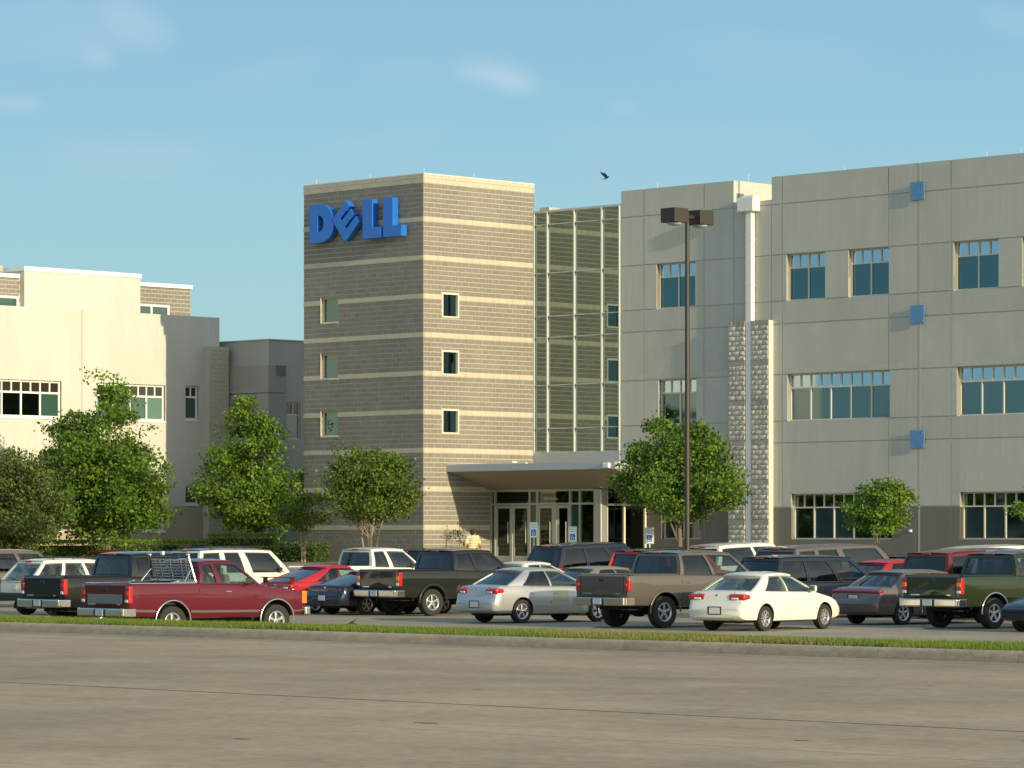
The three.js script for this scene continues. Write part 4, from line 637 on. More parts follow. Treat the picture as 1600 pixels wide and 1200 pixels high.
  if (!S.truck && kind !== 'sedan') { part(T, 'rear_wiper', own([rod([-h + 0.02, S.cab.yb0 + 0.06, 0.05], [-h + 0.06, S.cab.yb0 + 0.12, -0.35], 0.008)]), M.blackPlastic); part(T, 'hatch_gap', own([box(0.01, 0.42, 0.012, -h - 0.001, S.tailY - 0.06, hw * 0.80), box(0.01, 0.42, 0.012, -h - 0.001, S.tailY - 0.06, -hw * 0.80)]), M.under); }
  if (o.flares) part(T, 'wheel_flare', own([S.rear, S.front].flatMap((x) => [1, -1].map((s) => arcTrim(S, x, s * (hw + 0.004), S.R + S.arch + 0.012, o.flareT ?? 0.02)))), o.flares);
  if (o.rack) { const y = K.yt + 0.10, g = []; for (const s of [-1, 1]) { g.push(rod([K.t0 + 0.2, y, s * K.wt * 0.86], [K.t1 - 0.1, y, s * K.wt * 0.86], 0.018)); for (const q of [0.1, 0.5, 0.9]) g.push(rod([lerp(K.t0 + .2, K.t1 - .1, q), y - 0.09, s * K.wt * 0.86], [lerp(K.t0 + .2, K.t1 - .1, q), y, s * K.wt * 0.86], 0.02)); } for (const q of [0.25, 0.7]) g.push(rod([lerp(K.t0, K.t1, q), y, -K.wt * 0.86], [lerp(K.t0, K.t1, q), y, K.wt * 0.86], 0.016)); part(T, 'roof_rack', own(g), o.rack); }
  if (o.antenna) part(T, 'antenna', own([rod([h - 1.2, .95, hw - .15], [h - 1.3, 1.85, hw - .13], 0.005, 0.003, 5)]), M.blackPlastic);
  T.spec = { S, hw, h, c }; return T;
}
// paints
const P = { maroon: paintOf([0.105, 0.006, 0.014], 0.1), black: paintOf([0.004, 0.005, 0.006]), navy: paintOf([0.012, 0.017, 0.034], 0.2), white: paintOf([0.72, 0.69, 0.60]), ivory: paintOf([0.69, 0.67, 0.585]), red: paintOf([0.40, 0.010, 0.018]), silver: paintOf([0.46, 0.46, 0.45], 0.55), taupe: paintOf([0.135, 0.113, 0.095], 0.4), tan: paintOf([0.25, 0.215, 0.18], 0.3), green: paintOf([0.022, 0.034, 0.012], 0.2), gray: paintOf([0.13, 0.125, 0.12], 0.4), charcoal: paintOf([0.014, 0.014, 0.012], 0.1), dusk: paintOf([0.15, 0.125, 0.115], 0.35), wine: paintOf([0.13, 0.010, 0.012], 0.1), blue: paintOf([0.035, 0.055, 0.10], 0.3) };
// --- front row by the kerb
{
  const T = vehicle('pickup_truck', 'maroon extended cab pickup with a tubular chrome guard behind its cab', 'pickup', { at: [41.9, 47.25], turn: 40.5, L: 5.15, W: 1.95, H: 1.83, R: 0.385, bedLen: 2.0, paint: P.maroon, flares: M.chrome, flareT: 0.022, rail: M.chrome, frontAmber: true, win: [[.06, .27], [.37, .93]], handleMat: M.chrome, mirror: M.blackPlastic, gaps: [-0.60, 0.16, 1.22], tan: true });
  const { S, hw, h } = T.spec;
  part(T, 'side_trim', own(sideLine(S, -h + 0.12, S.rear - 0.5, 3.25, 3.55, 0.014).concat(sideLine(S, S.rear + 0.5, S.front - 0.5, 3.25, 3.55, 0.014), sideLine(S, S.front + 0.5, h - 0.06, 3.25, 3.55, 0.01))), M.chrome);
  part(T, 'tailgate_panel', own(rbox(0.015, 0.22, 1.42, -h - 0.006, 0.93, 0, 0.006)), std([0.20, 0.21, 0.20], 0.5));
  // guard: two raked side posts, three uprights, nine rungs, feet along the bed rails
  const gx = -h + 1.92, g = [], zt = 0.78;
  for (const s of [-1, 1]) { g.push(rbox(0.10, 0.06, 0.07, gx - 0.5, 1.325, s * (hw - .09), 0.02), rbox(0.7, 0.03, 0.11, gx - 0.3, 1.315, s * (hw - .09), 0.01), rod([gx, 1.33, s * (hw - .09)], [gx - 0.13, 1.92, s * zt], 0.042), new THREE.SphereGeometry(0.055, 10, 8).translate(gx - 0.13, 1.94, s * zt)); g.push(rod([gx - 0.30, 1.33, s * (hw - .09)], [gx - 0.06, 1.62, s * (zt + 0.03)], 0.022)); }
  for (const z of [-0.62, -0.42, 0, 0.42, 0.62]) g.push(rod([gx - 0.01, 1.34, z], [gx - 0.11, 1.84, z], 0.024));
  for (let k = 0; k <= 7; k++) { const t = k / 7; g.push(rod([gx - 0.01 - 0.10 * t, 1.37 + 0.46 * t, -0.72], [gx - 0.01 - 0.10 * t, 1.37 + 0.46 * t, 0.72], 0.013)); }
  g.push(rod([gx - 0.01, 1.345, -hw + .1], [gx - 0.01, 1.345, hw - .1], 0.03), rod([gx - 0.5, 1.34, 0.2], [gx + 0.02, 1.34, 0.2], 0.02));
  part(T, 'cab_guard', own(g), M.chrome);
  part(T, 'guard_lamp', own([rbox(0.07, 0.10, 0.12, gx - 0.10, 1.98, -0.30, 0.03)]), M.clear);
}
vehicle('pickup_truck', 'black full-size pickup left of the maroon pickup, with a red tail lamp and chrome bumper', 'pickup', { at: [34.93, 43.47], L: 5.6, W: 2.0, H: 1.92, paint: P.black, tint: true, up: 0.03, brake: true });
vehicle('suv', 'white small SUV with sloped rear pillar behind the black pickup at the left', 'suv', { at: [23.92, 36.74], turn: 41, L: 4.4, W: 1.75, H: 1.63, paint: P.white, rack: M.blackPlastic, cab: { t0: -1.62 } });
vehicle('suv', 'grey SUV cut off by the left edge of the photo', 'suv', { at: [13.6, 31.34], L: 4.7, W: 1.85, H: 1.86, paint: P.taupe, tint: true });
vehicle('sedan', 'dark red sedan far back by the clipped hedge at the left', 'sedan', { at: [-3.53, 13.3], L: 4.5, H: 1.4, paint: P.wine, tint: true });
vehicle('suv', 'white large SUV with dark roof and dark windows beyond the maroon pickup', 'suv', { at: [23.04, 29.66], L: 4.7, W: 1.9, H: 1.92, paint: P.ivory, roofPaint: P.gray, rack: M.blackPlastic, tint: true, tintAll: true, win: [[.05, .24], [.32, .50], [.60, .93]] });
vehicle('suv', 'dark blue SUV seen through the cab guard of the maroon pickup', 'suv', { at: [19.75, 28.89], L: 4.4, W: 1.8, H: 1.8, paint: P.blue });
vehicle('pickup_truck', 'white extended cab pickup behind the red coupe', 'pickup', { at: [22.35, 23.59], L: 5.5, W: 1.95, H: 1.9, paint: P.white, up: 0.02, tint: true, win: [[.07, .33], [.43, .94]] });
{
  const T = vehicle('coupe', 'bright red coupe with a rear wing spoiler beside the maroon pickup', 'sedan', { at: [27.27, 29.73], L: 4.5, W: 1.8, H: 1.42, paint: P.red, deck: 0.92, rw: 0.34, rt: 1.55, tint: true, win: [[.22, .46], [.49, .93]], tail: 'wrap', plateY: .72, plateX: 0.06 });
  const { h, hw } = T.spec; part(T, 'spoiler', own([rbox(0.24, 0.03, hw * 1.7, -h + 0.24, 1.075, 0, 0.014), ...[-1, 1].map((s) => rbox(0.16, 0.15, 0.05, -h + 0.26, 1.0, s * hw * 0.74, 0.02))]), P.wine);
}
{ const T = vehicle('coupe', 'black low coupe with dark red light band, left of the charcoal pickup', 'sedan', { at: [29.75, 29.85], L: 4.7, W: 1.85, H: 1.29, paint: P.navy, tail: 'none', rw: 0.42, rt: 1.5, tint: true, plateY: .5, plateX: -0.012 });
  const { S, hw, h } = T.spec; part(T, 'tail_light', own(rbox(0.10, 0.10, hw * 1.7, -h + 0.135, S.tailY - 0.01, 0, 0.03)), phy([0.10, 0.006, 0.012], 0.25, { clearcoat: 1 })); }
vehicle('pickup_truck', 'charcoal pickup with wide chrome bumper and glowing red tail lamp left of the silver sedan', 'pickup', { at: [31.86, 29.1], L: 5.6, W: 2.0, H: 1.91, R: 0.39, paint: P.charcoal, up: 0.03, amber: true, tint: true, tintAll: true, flares: P.charcoal, flareT: 0.045, win: [[.06, .36], [.42, .93]] });
vehicle('suv', 'black SUV behind the charcoal pickup, in front of the tower', 'suv', { at: [20.45, 18.1], L: 4.4, W: 1.85, H: 1.72, paint: P.black, tint: true, tintAll: true });
{ const T = vehicle('sedan', 'silver sedan with a lime green panel on its front door', 'sedan', { at: [39.79, 33.6], L: 4.5, W: 1.72, H: 1.44, paint: P.silver, tint: true, plateY: .50, R: 0.315, antenna: false, wheel: 'alloy', strip: P.silver });
  const { S } = T.spec; for (const g of sideLine(S, -0.22, 0.30, 4.6, 6.8, 0.006, 6)) part(T, 'door_panel', own([g]), paintOf([0.37, 0.41, 0.24], 0.3)); }
vehicle('sedan', 'white sedan showing only its arched roof above the silver sedan', 'sedan', { at: [30.07, 23.9], L: 4.3, W: 1.72, H: 1.5, paint: P.ivory, tint: true });
vehicle('minivan', 'navy blue minivan in front of the glass entrance doors', 'van', { at: [25.58, 16.42], L: 4.9, W: 1.9, H: 1.84, paint: P.navy, tint: true, tintAll: true, tailH: 0.2 });
vehicle('sedan', 'light brown sedan between the silver sedan and the brown pickup', 'sedan', { at: [34.88, 25.72], L: 4.6, W: 1.75, H: 1.4, paint: P.tan, tint: true });
{ const T = vehicle('suv', 'red SUV with tall red pillar lamps and spare wheel, beyond the brown pickup', 'suv', { at: [32.0, 19.5], L: 4.4, W: 1.78, H: 1.8, paint: P.red, roofPaint: P.black, tint: true, tintAll: true, tailH: 0.3 });
  const { h, hw, S } = T.spec, K = S.cab; for (const s of [1, -1]) part(T, 'pillar_lamp', own([rod([K.b0 - 0.03, K.yb0 + 0.03, s * (K.wb - 0.05)], [K.t0 - 0.02, K.yt - 0.06, s * (K.wt - 0.0)], 0.05, 0.045, 8)]), M.tail);
  const g = new THREE.CylinderGeometry(0.34, 0.34, 0.2, 28); g.rotateZ(Math.PI / 2); g.translate(-h - 0.11, 0.98, 0.1); part(T, 'spare_wheel', own([g]), M.blackPlastic); }
vehicle('pickup_truck', 'brown crew cab pickup with dark tailgate right of the silver sedan', 'pickup', { at: [45.6, 34.17], L: 5.7, W: 2.0, H: 1.92, R: 0.40, bedLen: 1.78, up: 0.05, paint: P.taupe, tail: 'round', bumper: std([0.50, 0.42, 0.33], 0.3, { metalness: 0.8 }), tint: true, win: [[.05, .42], [.48, .94]], flares: P.taupe, flareT: 0.035, gaps: [-1.03, 0.05, 1.3], handles: [0.3, -0.85] });
vehicle('suv', 'white two-door SUV behind the lamp post', 'suv', { at: [30.5, 14.4], L: 4.5, W: 1.8, H: 1.78, paint: P.white, tint: true, tintAll: true, win: [[.06, .52], [.58, .93]] });
vehicle('suv', 'grey-brown long SUV with red roof lamp beyond the white sedan', 'suv', { at: [38.1, 19.12], L: 5.5, W: 2.0, H: 1.9, paint: P.taupe, tint: true, tailH: 0.2, win: [[.05, .20], [.26, .46], [.54, .93]] });
vehicle('minivan', 'dark blue minivan right behind the white sedan', 'van', { at: [42.33, 25.2], L: 4.9, W: 1.92, H: 1.75, paint: P.navy, tint: true });
vehicle('sedan', 'white sedan standing out in front of its row with dark red tail lamps', 'sedan', { at: [49.1, 35.09], turn: 51.5, L: 4.42, W: 1.70, H: 1.40, paint: P.ivory, wheel: 'cover', plateY: .50, strip: P.ivory, tan: true });
vehicle('sedan', 'red sedan half hidden behind the grey sedan', 'sedan', { at: [41.05, 19.9], L: 4.5, W: 1.72, H: 1.48, paint: P.red, tint: true });
vehicle('sedan', 'dark sedan far back beside the thin young tree', 'sedan', { at: [36.9, 13.7], L: 4.5, W: 1.72, H: 1.4, paint: P.black, tint: true });
{ const T = vehicle('sedan', 'grey sedan with a full width red light band beside the green pickup', 'sedan', { at: [47.92, 27.64], L: 4.9, W: 1.83, H: 1.4, paint: P.dusk, tail: 'none', tint: false, plateY: .70, plateX: 0.07, plateZ: -0.06, rw: 0.62, antenna: true, strip: P.dusk });
  const { S, hw, h } = T.spec; part(T, 'tail_light', own([rbox(0.28, 0.12, hw * 1.9, -h + 0.235, S.tailY + 0.05, 0, 0.05, 3)]), phy([0.26, 0.010, 0.02], 0.25, { clearcoat: 1, clearcoatRoughness: 0.05 })); }
vehicle('pickup_truck', 'maroon tall truck with black rear window left of the green pickup', 'suv', { at: [45.31, 21.28], L: 5.2, W: 1.95, H: 1.86, paint: P.wine, tint: true, tailH: 0.2, category: 'truck', win: [[.05, .24], [.30, .56], [.62, .93]] });
vehicle('suv', 'white SUV with rounded roof behind the maroon truck at the right', 'suv', { at: [41.35, 15.2], L: 4.6, W: 1.8, H: 1.75, paint: P.ivory, tint: true, win: [[.08, .28], [.36, .60], [.66, .93]] });
vehicle('pickup_truck', 'dark green pickup with chrome bumper and chrome wheel arches at the right', 'pickup', { at: [51.84, 28.96], L: 5.6, W: 2.0, H: 1.89, R: 0.385, up: 0.03, paint: P.green, amber: true, flares: M.chrome, flareT: 0.024, win: [[.06, .32], [.40, .93]], gaps: [-0.72, 0.15, 1.3] });
vehicle('suv', 'silver SUV with roof rails behind the green pickup', 'suv', { at: [47.91, 21.86], L: 4.6, W: 1.8, H: 1.83, paint: P.silver, rack: M.chrome, tint: true });
vehicle('coupe', 'dark blue coupe nose cut off by the right edge of the photo', 'sedan', { at: [55.5, 30.7], turn: 220, L: 4.6, W: 1.74, H: 1.32, paint: P.navy, tint: true });
// ---------------------------------------------------------------- trees and planting
// crown: leaf clumps inside a rough volume; lobes [x, y, z, rx, ry, rz] relative to the trunk's foot
function leafCloud(lobes, clumps, leaves, size, clumpR, col, seed, hollow = 0.55) {
  const r = rng(seed), pos = [], nor = [], cl = [], q = new THREE.Quaternion(), v = new THREE.Vector3(), e = new THREE.Euler(), vol = lobes.map((l) => l[3] * l[4] * l[5]), tot = vol.reduce((a, b) => a + b, 0), tips = [];
  let sub = null;
  for (let k = 0; k < clumps; k++) {
    let pick = r() * tot, li = 0; while (pick > vol[li] && li < lobes.length - 1) { pick -= vol[li]; li++; }
    const [lx, ly, lz, rx, ry, rz] = lobes[li], th = r() * Math.PI * 2, cp = r() * 2 - 1, sp = Math.sqrt(1 - cp * cp), rad = Math.pow(lerp(hollow * hollow * hollow, 1, r()), 1 / 3) * (0.74 + 0.52 * fbm(th * 1.6 + li * 7, cp * 2.8 + 9, 64, 3)) * (r() < 0.06 ? 1.16 : 1);
    // clumps gather round the ends of boughs, so that the crown breaks into lobes with gaps between
    if (k % 10 === 0 || !sub) sub = [lx + Math.cos(th) * sp * rx * rad, ly + cp * ry * rad, lz + Math.sin(th) * sp * rz * rad, Math.min(rx, rz) * (0.20 + 0.16 * r())];
    const loose = r() < 0.22, cx = loose ? lx + Math.cos(th) * sp * rx * rad : sub[0] + (r() + r() - 1) * sub[3] * 1.5, cy = loose ? ly + cp * ry * rad : sub[1] + (r() + r() - 1) * sub[3] * 0.8, cz = loose ? lz + Math.sin(th) * sp * rz * rad : sub[2] + (r() + r() - 1) * sub[3] * 1.5; if (k % 9 === 0) tips.push([cx, cy, cz]);
    const tone = 0.60 + r() * 0.75, yel = r() * r(), cr = clumpR * (0.6 + r() * 0.8), n = leaves * (0.6 + r() * 0.8), droop = r() * 0.6;
    for (let i = 0; i < n; i++) {
      const a = r() * 6.283, b = Math.acos(r() * 2 - 1), d = cr * Math.cbrt(r()); const px = cx + Math.sin(b) * Math.cos(a) * d * 1.25, py = cy + Math.cos(b) * d * 0.75 - droop * d * 0.3, pz = cz + Math.sin(b) * Math.sin(a) * d * 1.25;
      e.set(r() * 6.28, r() * 6.28, r() * 6.28); q.setFromEuler(e); const s = size * (0.65 + r() * 0.7), w = s * 0.36;
      const P = [[0, 0, 0], [s * 0.5, s * 0.06, w], [s * 0.5, s * 0.06, -w], [s, -s * 0.05, 0]].map(([x, y, z]) => { v.set(x, y, z).applyQuaternion(q); return [px + v.x, py + v.y, pz + v.z]; });
      v.set(0, 1, 0).applyQuaternion(q); const N = [v.x, v.y, v.z], t = tone * (0.8 + r() * 0.4), c = [col[0] * t * (1 + yel * 0.8), col[1] * t * (1 + yel * 0.25), col[2] * t];
      for (const j of [0, 1, 2, 1, 3, 2]) { pos.push(...P[j]); nor.push(...N); cl.push(...c); }
    }
  }
  const g = new THREE.BufferGeometry(); g.setAttribute('position', new THREE.Float32BufferAttribute(pos, 3)); g.setAttribute('normal', new THREE.Float32BufferAttribute(nor, 3)); g.setAttribute('color', new THREE.Float32BufferAttribute(cl, 3));
  return [g, tips];
}
function limb(points, r0, r1, seg = 8) { // tapered tube
  const c = new THREE.CatmullRomCurve3(points.map((p) => new THREE.Vector3(...p))), n = Math.max(4, points.length * 4), g = new THREE.TubeGeometry(c, n, 1, seg, false), p = g.attributes.position, pt = new THREE.Vector3();
  for (let i = 0; i <= n; i++) { c.getPointAt(i / n, pt); const r = lerp(r0, r1, i / n); for (let k = 0; k <= seg; k++) { const a = i * (seg + 1) + k; p.setXYZ(a, pt.x + (p.getX(a) - pt.x) * r, pt.y + (p.getY(a) - pt.y) * r, pt.z + (p.getZ(a) - pt.z) * r); } }
  g.computeVertexNormals(); return g;
}
const leafW = leafMat(1, 1, 1, 0.32);
function tree(name, label, at, { stems, lobes, clumps, leaves, size, clumpR, col, seed, bark = M.bark, hollow, group, limbs = 9 }) {
  const T = thing(name, label, name.includes('shrub') ? 'shrub' : 'tree', [at[0], at[2] ?? elev(at[1]), at[1]], 0, group); T.scale.setScalar(1.04); const r = rng(seed + 500);
  const [g, tips] = leafCloud(lobes, clumps, leaves, size, clumpR, col, seed, hollow), tr = [];
  for (const [pts, a, b] of stems) tr.push(limb(pts, a, b));
  part(T, 'trunk', own(tr), bark);
  const top = stems.map(([p]) => p[p.length - 1]), lg = [];
  for (let i = 0; i < limbs && tips.length; i++) { const t = tips[Math.floor(r() * tips.length)], [pts, a] = stems[Math.floor(r() * stems.length)], s = pts[Math.max(1, Math.floor(lerp(1, pts.length - 0.01, r())))]; lg.push(limb([s, [lerp(s[0], t[0], 0.5), lerp(s[1], t[1], 0.42), lerp(s[2], t[2], 0.5)], t], a * 0.38, 0.012, 6)); }
  if (lg.length) part(T, 'branches', own(lg), bark);
  part(T, 'crown', own(g), leafW); return T;
}
const G1 = [0.095, 0.195, 0.016], G2 = [0.105, 0.185, 0.022], G3 = [0.115, 0.225, 0.018], G4 = [0.085, 0.140, 0.028];
tree('broadleaf_tree', 'tall green tree in front of the sunlit cream building', [-8.36, 10], { seed: 1, stems: [[[[0, -.1, 0], [.03, 1.2, 0], [0, 2.6, .1], [.1, 4.6, 0], [.05, 7.4, 0]], .13, .03]], lobes: [[0, 3.0, 0, 2.5, 1.3, 2.2], [-.3, 4.2, .2, 2.6, 1.5, 2.3], [-.2, 5.6, 0, 1.9, 1.4, 1.8], [-.35, 7.2, 0, .75, 1.2, .75], [1.5, 3.4, .4, 1.4, 1.0, 1.3], [-1.6, 3.1, 0, 1.5, 1.0, 1.3]], clumps: 800, leaves: 54, size: .14, clumpR: .40, col: G1, hollow: .45 });
tree('broadleaf_tree', 'green tree half in shade between the cream building and the block tower', [-9.4, 1.2], { seed: 2, stems: [[[[0, -.1, 0], [.02, 1.2, 0], [.05, 2.4, 0], [-.1, 4.4, 0], [-.2, 6.2, 0]], .10, .025]], lobes: [[-.2, 2.4, 0, 2.2, .9, 2.0], [-.3, 3.6, 0, 1.9, 1.3, 1.8], [-.2, 5.0, 0, 1.3, 1.2, 1.3], [-.45, 6.1, .1, .7, .9, .7], [-1.7, 3.2, .3, 1.1, .8, 1.0]], clumps: 560, leaves: 52, size: .14, clumpR: .40, col: G3, hollow: .4 });
tree('live_oak', 'dark green rounded tree cut off by the left edge', [-6.8, 16], { seed: 3, stems: [[[[0, -.1, 0], [.1, .8, 0], [-.1, 1.9, 0], [0, 3.4, 0]], .14, .04]], lobes: [[0, 3.3, 0, 2.0, 1.9, 2.0], [.5, 2.7, .2, 1.6, 1.1, 1.6], [-.6, 4.1, 0, 1.5, 1.2, 1.5]], clumps: 600, leaves: 38, size: .12, clumpR: .36, col: G4, hollow: .5 });
tree('crape_myrtle', 'small pale-stemmed tree in front of the left corner of the block tower', [-3.53, 3.5], { seed: 4, bark: M.barkPale, stems: [[[[0, -.1, 0], [-.15, .9, 0], [-.4, 1.9, 0]], .05, .018], [[[.1, -.1, .05], [.2, .9, .1], [.5, 2.0, .1]], .045, .018], [[[0, -.1, .1], [.05, 1, .2], [0, 2.0, .3]], .04, .018]], lobes: [[0, 2.2, 0, 1.25, .8, 1.1], [.6, 2.0, .2, .8, .6, .8], [-.7, 2.1, 0, .8, .6, .8]], clumps: 130, leaves: 28, size: .11, clumpR: .30, col: G2, limbs: 6 });
tree('crape_myrtle', 'rounded pale-stemmed tree with five stems before the shaded face of the tower', [2.13, 5], { seed: 5, bark: M.barkPale, stems: [[[[0, -.1, 0], [-.12, .9, 0], [-.3, 2.2, 0]], .065, .02], [[[.12, -.1, .05], [.18, .9, .1], [.5, 2.3, .1]], .055, .02], [[[-.1, -.1, .1], [-.25, 1, .2], [-.7, 2.2, .3]], .05, .02], [[[.2, -.1, -.1], [.35, 1, -.1], [.8, 2.2, -.2]], .05, .02], [[[0, -.1, -.1], [.05, 1.1, -.1], [.1, 2.6, -.2]], .055, .02]], lobes: [[0, 3.1, 0, 1.75, 1.15, 1.7], [-.6, 2.4, .2, 1.4, .8, 1.3], [.5, 3.6, 0, 1.3, .95, 1.2], [-.4, 3.8, .1, 1.1, .8, 1.1], [.9, 2.6, 0, 1.1, .8, 1.1]], clumps: 580, leaves: 40, size: .115, clumpR: .36, col: G2, hollow: .5 });
tree('broadleaf_tree', 'wide spreading green tree behind the lamp post, before the concrete wing', [19.78, 6], { seed: 6, stems: [[[[0, -.1, 0], [.02, .8, 0], [0, 1.7, 0], [.1, 2.8, 0], [0, 4.6, 0]], .10, .025], [[[0, 1.5, 0], [-.5, 2.0, .1], [-1.2, 2.6, .2]], .05, .02], [[[0, 1.5, 0], [.5, 2.1, .1], [1.3, 2.8, .2]], .05, .02]], lobes: [[0.1, 3.0, 0, 1.9, 1.1, 1.8], [-.3, 4.0, 0, 1.6, 1.0, 1.5], [0, 4.8, 0, .95, .8, .95], [1.4, 2.9, .1, 1.2, .75, 1.2], [-1.1, 2.8, .2, 1.0, .7, 1.1], [1.2, 4.4, 0, .5, .4, .5]], clumps: 600, leaves: 46, size: .12, clumpR: .36, col: G1, hollow: .45 });
tree('young_tree', 'small round-headed young tree on a thin trunk before the ground floor windows', [30.58, 8], { seed: 7, stems: [[[[0, -.1, 0], [.02, .8, 0], [0, 1.6, 0], [.03, 2.6, 0]], .045, .02]], lobes: [[0, 2.35, 0, 1.15, .75, 1.1], [.3, 2.7, .1, .8, .6, .8], [-.5, 2.2, .1, .7, .5, .7]], clumps: 260, leaves: 34, size: .10, clumpR: .26, col: G3, hollow: .5, limbs: 6 });
tree('young_tree', 'young tree peeping in at the right edge', [37.9, 8], { seed: 8, stems: [[[[0, -.1, 0], [.02, .8, 0], [0, 1.6, 0], [.03, 2.4, 0]], .045, .02]], lobes: [[0, 2.2, 0, 1.0, .75, 1.0], [.3, 2.5, .1, .7, .6, .7]], clumps: 130, leaves: 32, size: .11, clumpR: .26, col: G3, limbs: 5 });
tree('wall_shrub', 'thin wispy shrub against the sunlit block wall beside the entrance', [0.85, -1.25], { seed: 9, stems: [[[[0, -.1, 0], [.05, .8, .05], [0, 1.7, 0]], .018, .006], [[[.1, -.1, 0], [.25, .7, 0], [.3, 1.3, .1]], .015, .005]], lobes: [[0, 1.2, 0, .35, .7, .5], [.1, .6, .1, .35, .4, .5]], clumps: 18, leaves: 11, size: .09, clumpR: .18, col: [0.06, 0.075, 0.035], limbs: 4, hollow: 0.1 });
// more of the same row stand beyond the left edge and are seen in the glass of the wing
tree('broadleaf_tree', 'tree of the cream building row, beyond the left edge', [-8.2, 22], { seed: 10, stems: [[[[0, -.1, 0], [.03, 1.2, 0], [0, 2.6, .1], [.1, 6.4, 0]], .13, .03]], lobes: [[0, 3.4, 0, 2.4, 1.6, 2.2], [-.3, 5.0, .2, 1.9, 1.6, 1.8], [0, 6.6, 0, 1.0, 1.0, 1.0]], clumps: 260, leaves: 30, size: .24, clumpR: .5, col: G1 });
tree('broadleaf_tree', 'second tree of the cream building row, beyond the left edge', [-8, 30], { seed: 12, stems: [[[[0, -.1, 0], [.03, 1.2, 0], [0, 2.6, .1], [.1, 5.4, 0]], .13, .03]], lobes: [[0, 3.2, 0, 2.6, 1.6, 2.4], [-.3, 4.6, .2, 2.1, 1.4, 2.0]], clumps: 240, leaves: 30, size: .24, clumpR: .5, col: G4 });
tree('broadleaf_tree', 'large tree past the end of the cream building, beyond the left edge', [-20, 46], { seed: 13, stems: [[[[0, -.1, 0], [.03, 1.2, 0], [0, 3.6, .1], [.1, 7.4, 0]], .22, .05]], lobes: [[0, 4.6, 0, 4.2, 2.6, 4.2], [-.3, 7.0, .2, 3.2, 2.2, 3.0]], clumps: 300, leaves: 30, size: .34, clumpR: .75, col: G4 });
{ // woods along the far edges of the site, outside the frame
  const belt = (x, z0, z1, n, seed) => { const r = rng(seed), g = []; const lobes = []; for (let i = 0; i < n; i++) { const h = 5 + r() * 4; lobes.push([x + (r() - 0.5) * 14, h * 0.75, lerp(z0, z1, (i + r() * 0.6) / n), 5 + r() * 2, h * 0.85, 6 + r() * 3]); } return leafCloud(lobes, n * 26, 16, 1.5, 2.2, [0.05, 0.075, 0.022], seed, 0.6)[0]; };
  for (const [x, s] of [[-165, 401], [190, 402]]) { const m = new THREE.Mesh(belt(x, -260, 60, 26, s), leafW); m.name = numbered('woodland'); m.castShadow = m.receiveShadow = true; m.userData = { kind: 'stuff', label: x < 0 ? 'belt of trees beyond the left side of the site, outside the photo' : 'belt of trees beyond the right side of the site, outside the photo', category: 'trees' }; scene.add(m); }
}
function hedge(label, x0, x1, z0, z1, h, y, seed, col) {
  const T = thing('hedge', label, 'hedge', [(x0 + x1) / 2, y, (z0 + z1) / 2]), r = rng(seed), w = (x1 - x0) / 2, d = (z1 - z0) / 2, pos = [], nor = [], cl = [], v = new THREE.Vector3(), e = new THREE.Euler();
  const N = Math.floor((w * d * 4 + (w + d) * 4 * h) * 260);
  for (let i = 0; i < N; i++) {
    let x, yy, z; const f = r() * (w * d * 4 + (w + d) * 4 * h), in_ = 0.10 * r() * r();
    if (f < w * d * 4) { x = (r() * 2 - 1) * w; z = (r() * 2 - 1) * d; yy = h - in_; } else if (r() < w / (w + d)) { x = (r() * 2 - 1) * w; z = (r() < 0.5 ? -1 : 1) * (d - in_); yy = r() * h; } else { z = (r() * 2 - 1) * d; x = (r() < 0.5 ? -1 : 1) * (w - in_); yy = r() * h; }
    const bump = 0.07 * (fbm(x * 1.3 + 30, z * 1.3 + yy + 30, 64, 3) - 0.5); yy += bump; e.set(r() * 6.28, r() * 6.28, r() * 6.28); const s = 0.085 * (0.7 + r() * 0.6);
    const P = [[0, 0, 0], [s * .5, .006, s * .36], [s * .5, .006, -s * .36], [s, 0, 0]].map(([a, b, c]) => { v.set(a, b, c).applyEuler(e); return [x + v.x, yy + v.y, z + v.z]; }); v.set(0, 1, 0).applyEuler(e);
    const t = 0.7 + r() * 0.6; for (const j of [0, 1, 2, 1, 3, 2]) { pos.push(...P[j]); nor.push(v.x, v.y, v.z); cl.push(col[0] * t, col[1] * t, col[2] * t); }
  }
  const g = new THREE.BufferGeometry(); g.setAttribute('position', new THREE.Float32BufferAttribute(pos, 3)); g.setAttribute('normal', new THREE.Float32BufferAttribute(nor, 3)); g.setAttribute('color', new THREE.Float32BufferAttribute(cl, 3));
  part(T, 'foliage', own(g), leafW); part(T, 'stems', own([box(w * 2 - 0.34, h - 0.2, d * 2 - 0.34, 0, h / 2 - 0.1, 0)]), std([0.02, 0.03, 0.01], 1));
}
hedge('long clipped bright green hedge below the cream building', -12.6, -11.0, 1.0, 12.2, 1.25, 0.85, 301, [0.17, 0.29, 0.02]);
hedge('dark green clipped hedge left of the tower foot', -10.2, -6.6, 2.2, 3.2, 1.25, 1.15, 302, [0.15, 0.26, 0.02]);
hedge('low hedge at the foot of the shaded tower corner', -8.4, -4.4, 1.2, 2.1, 0.8, 1.2, 303, G2);

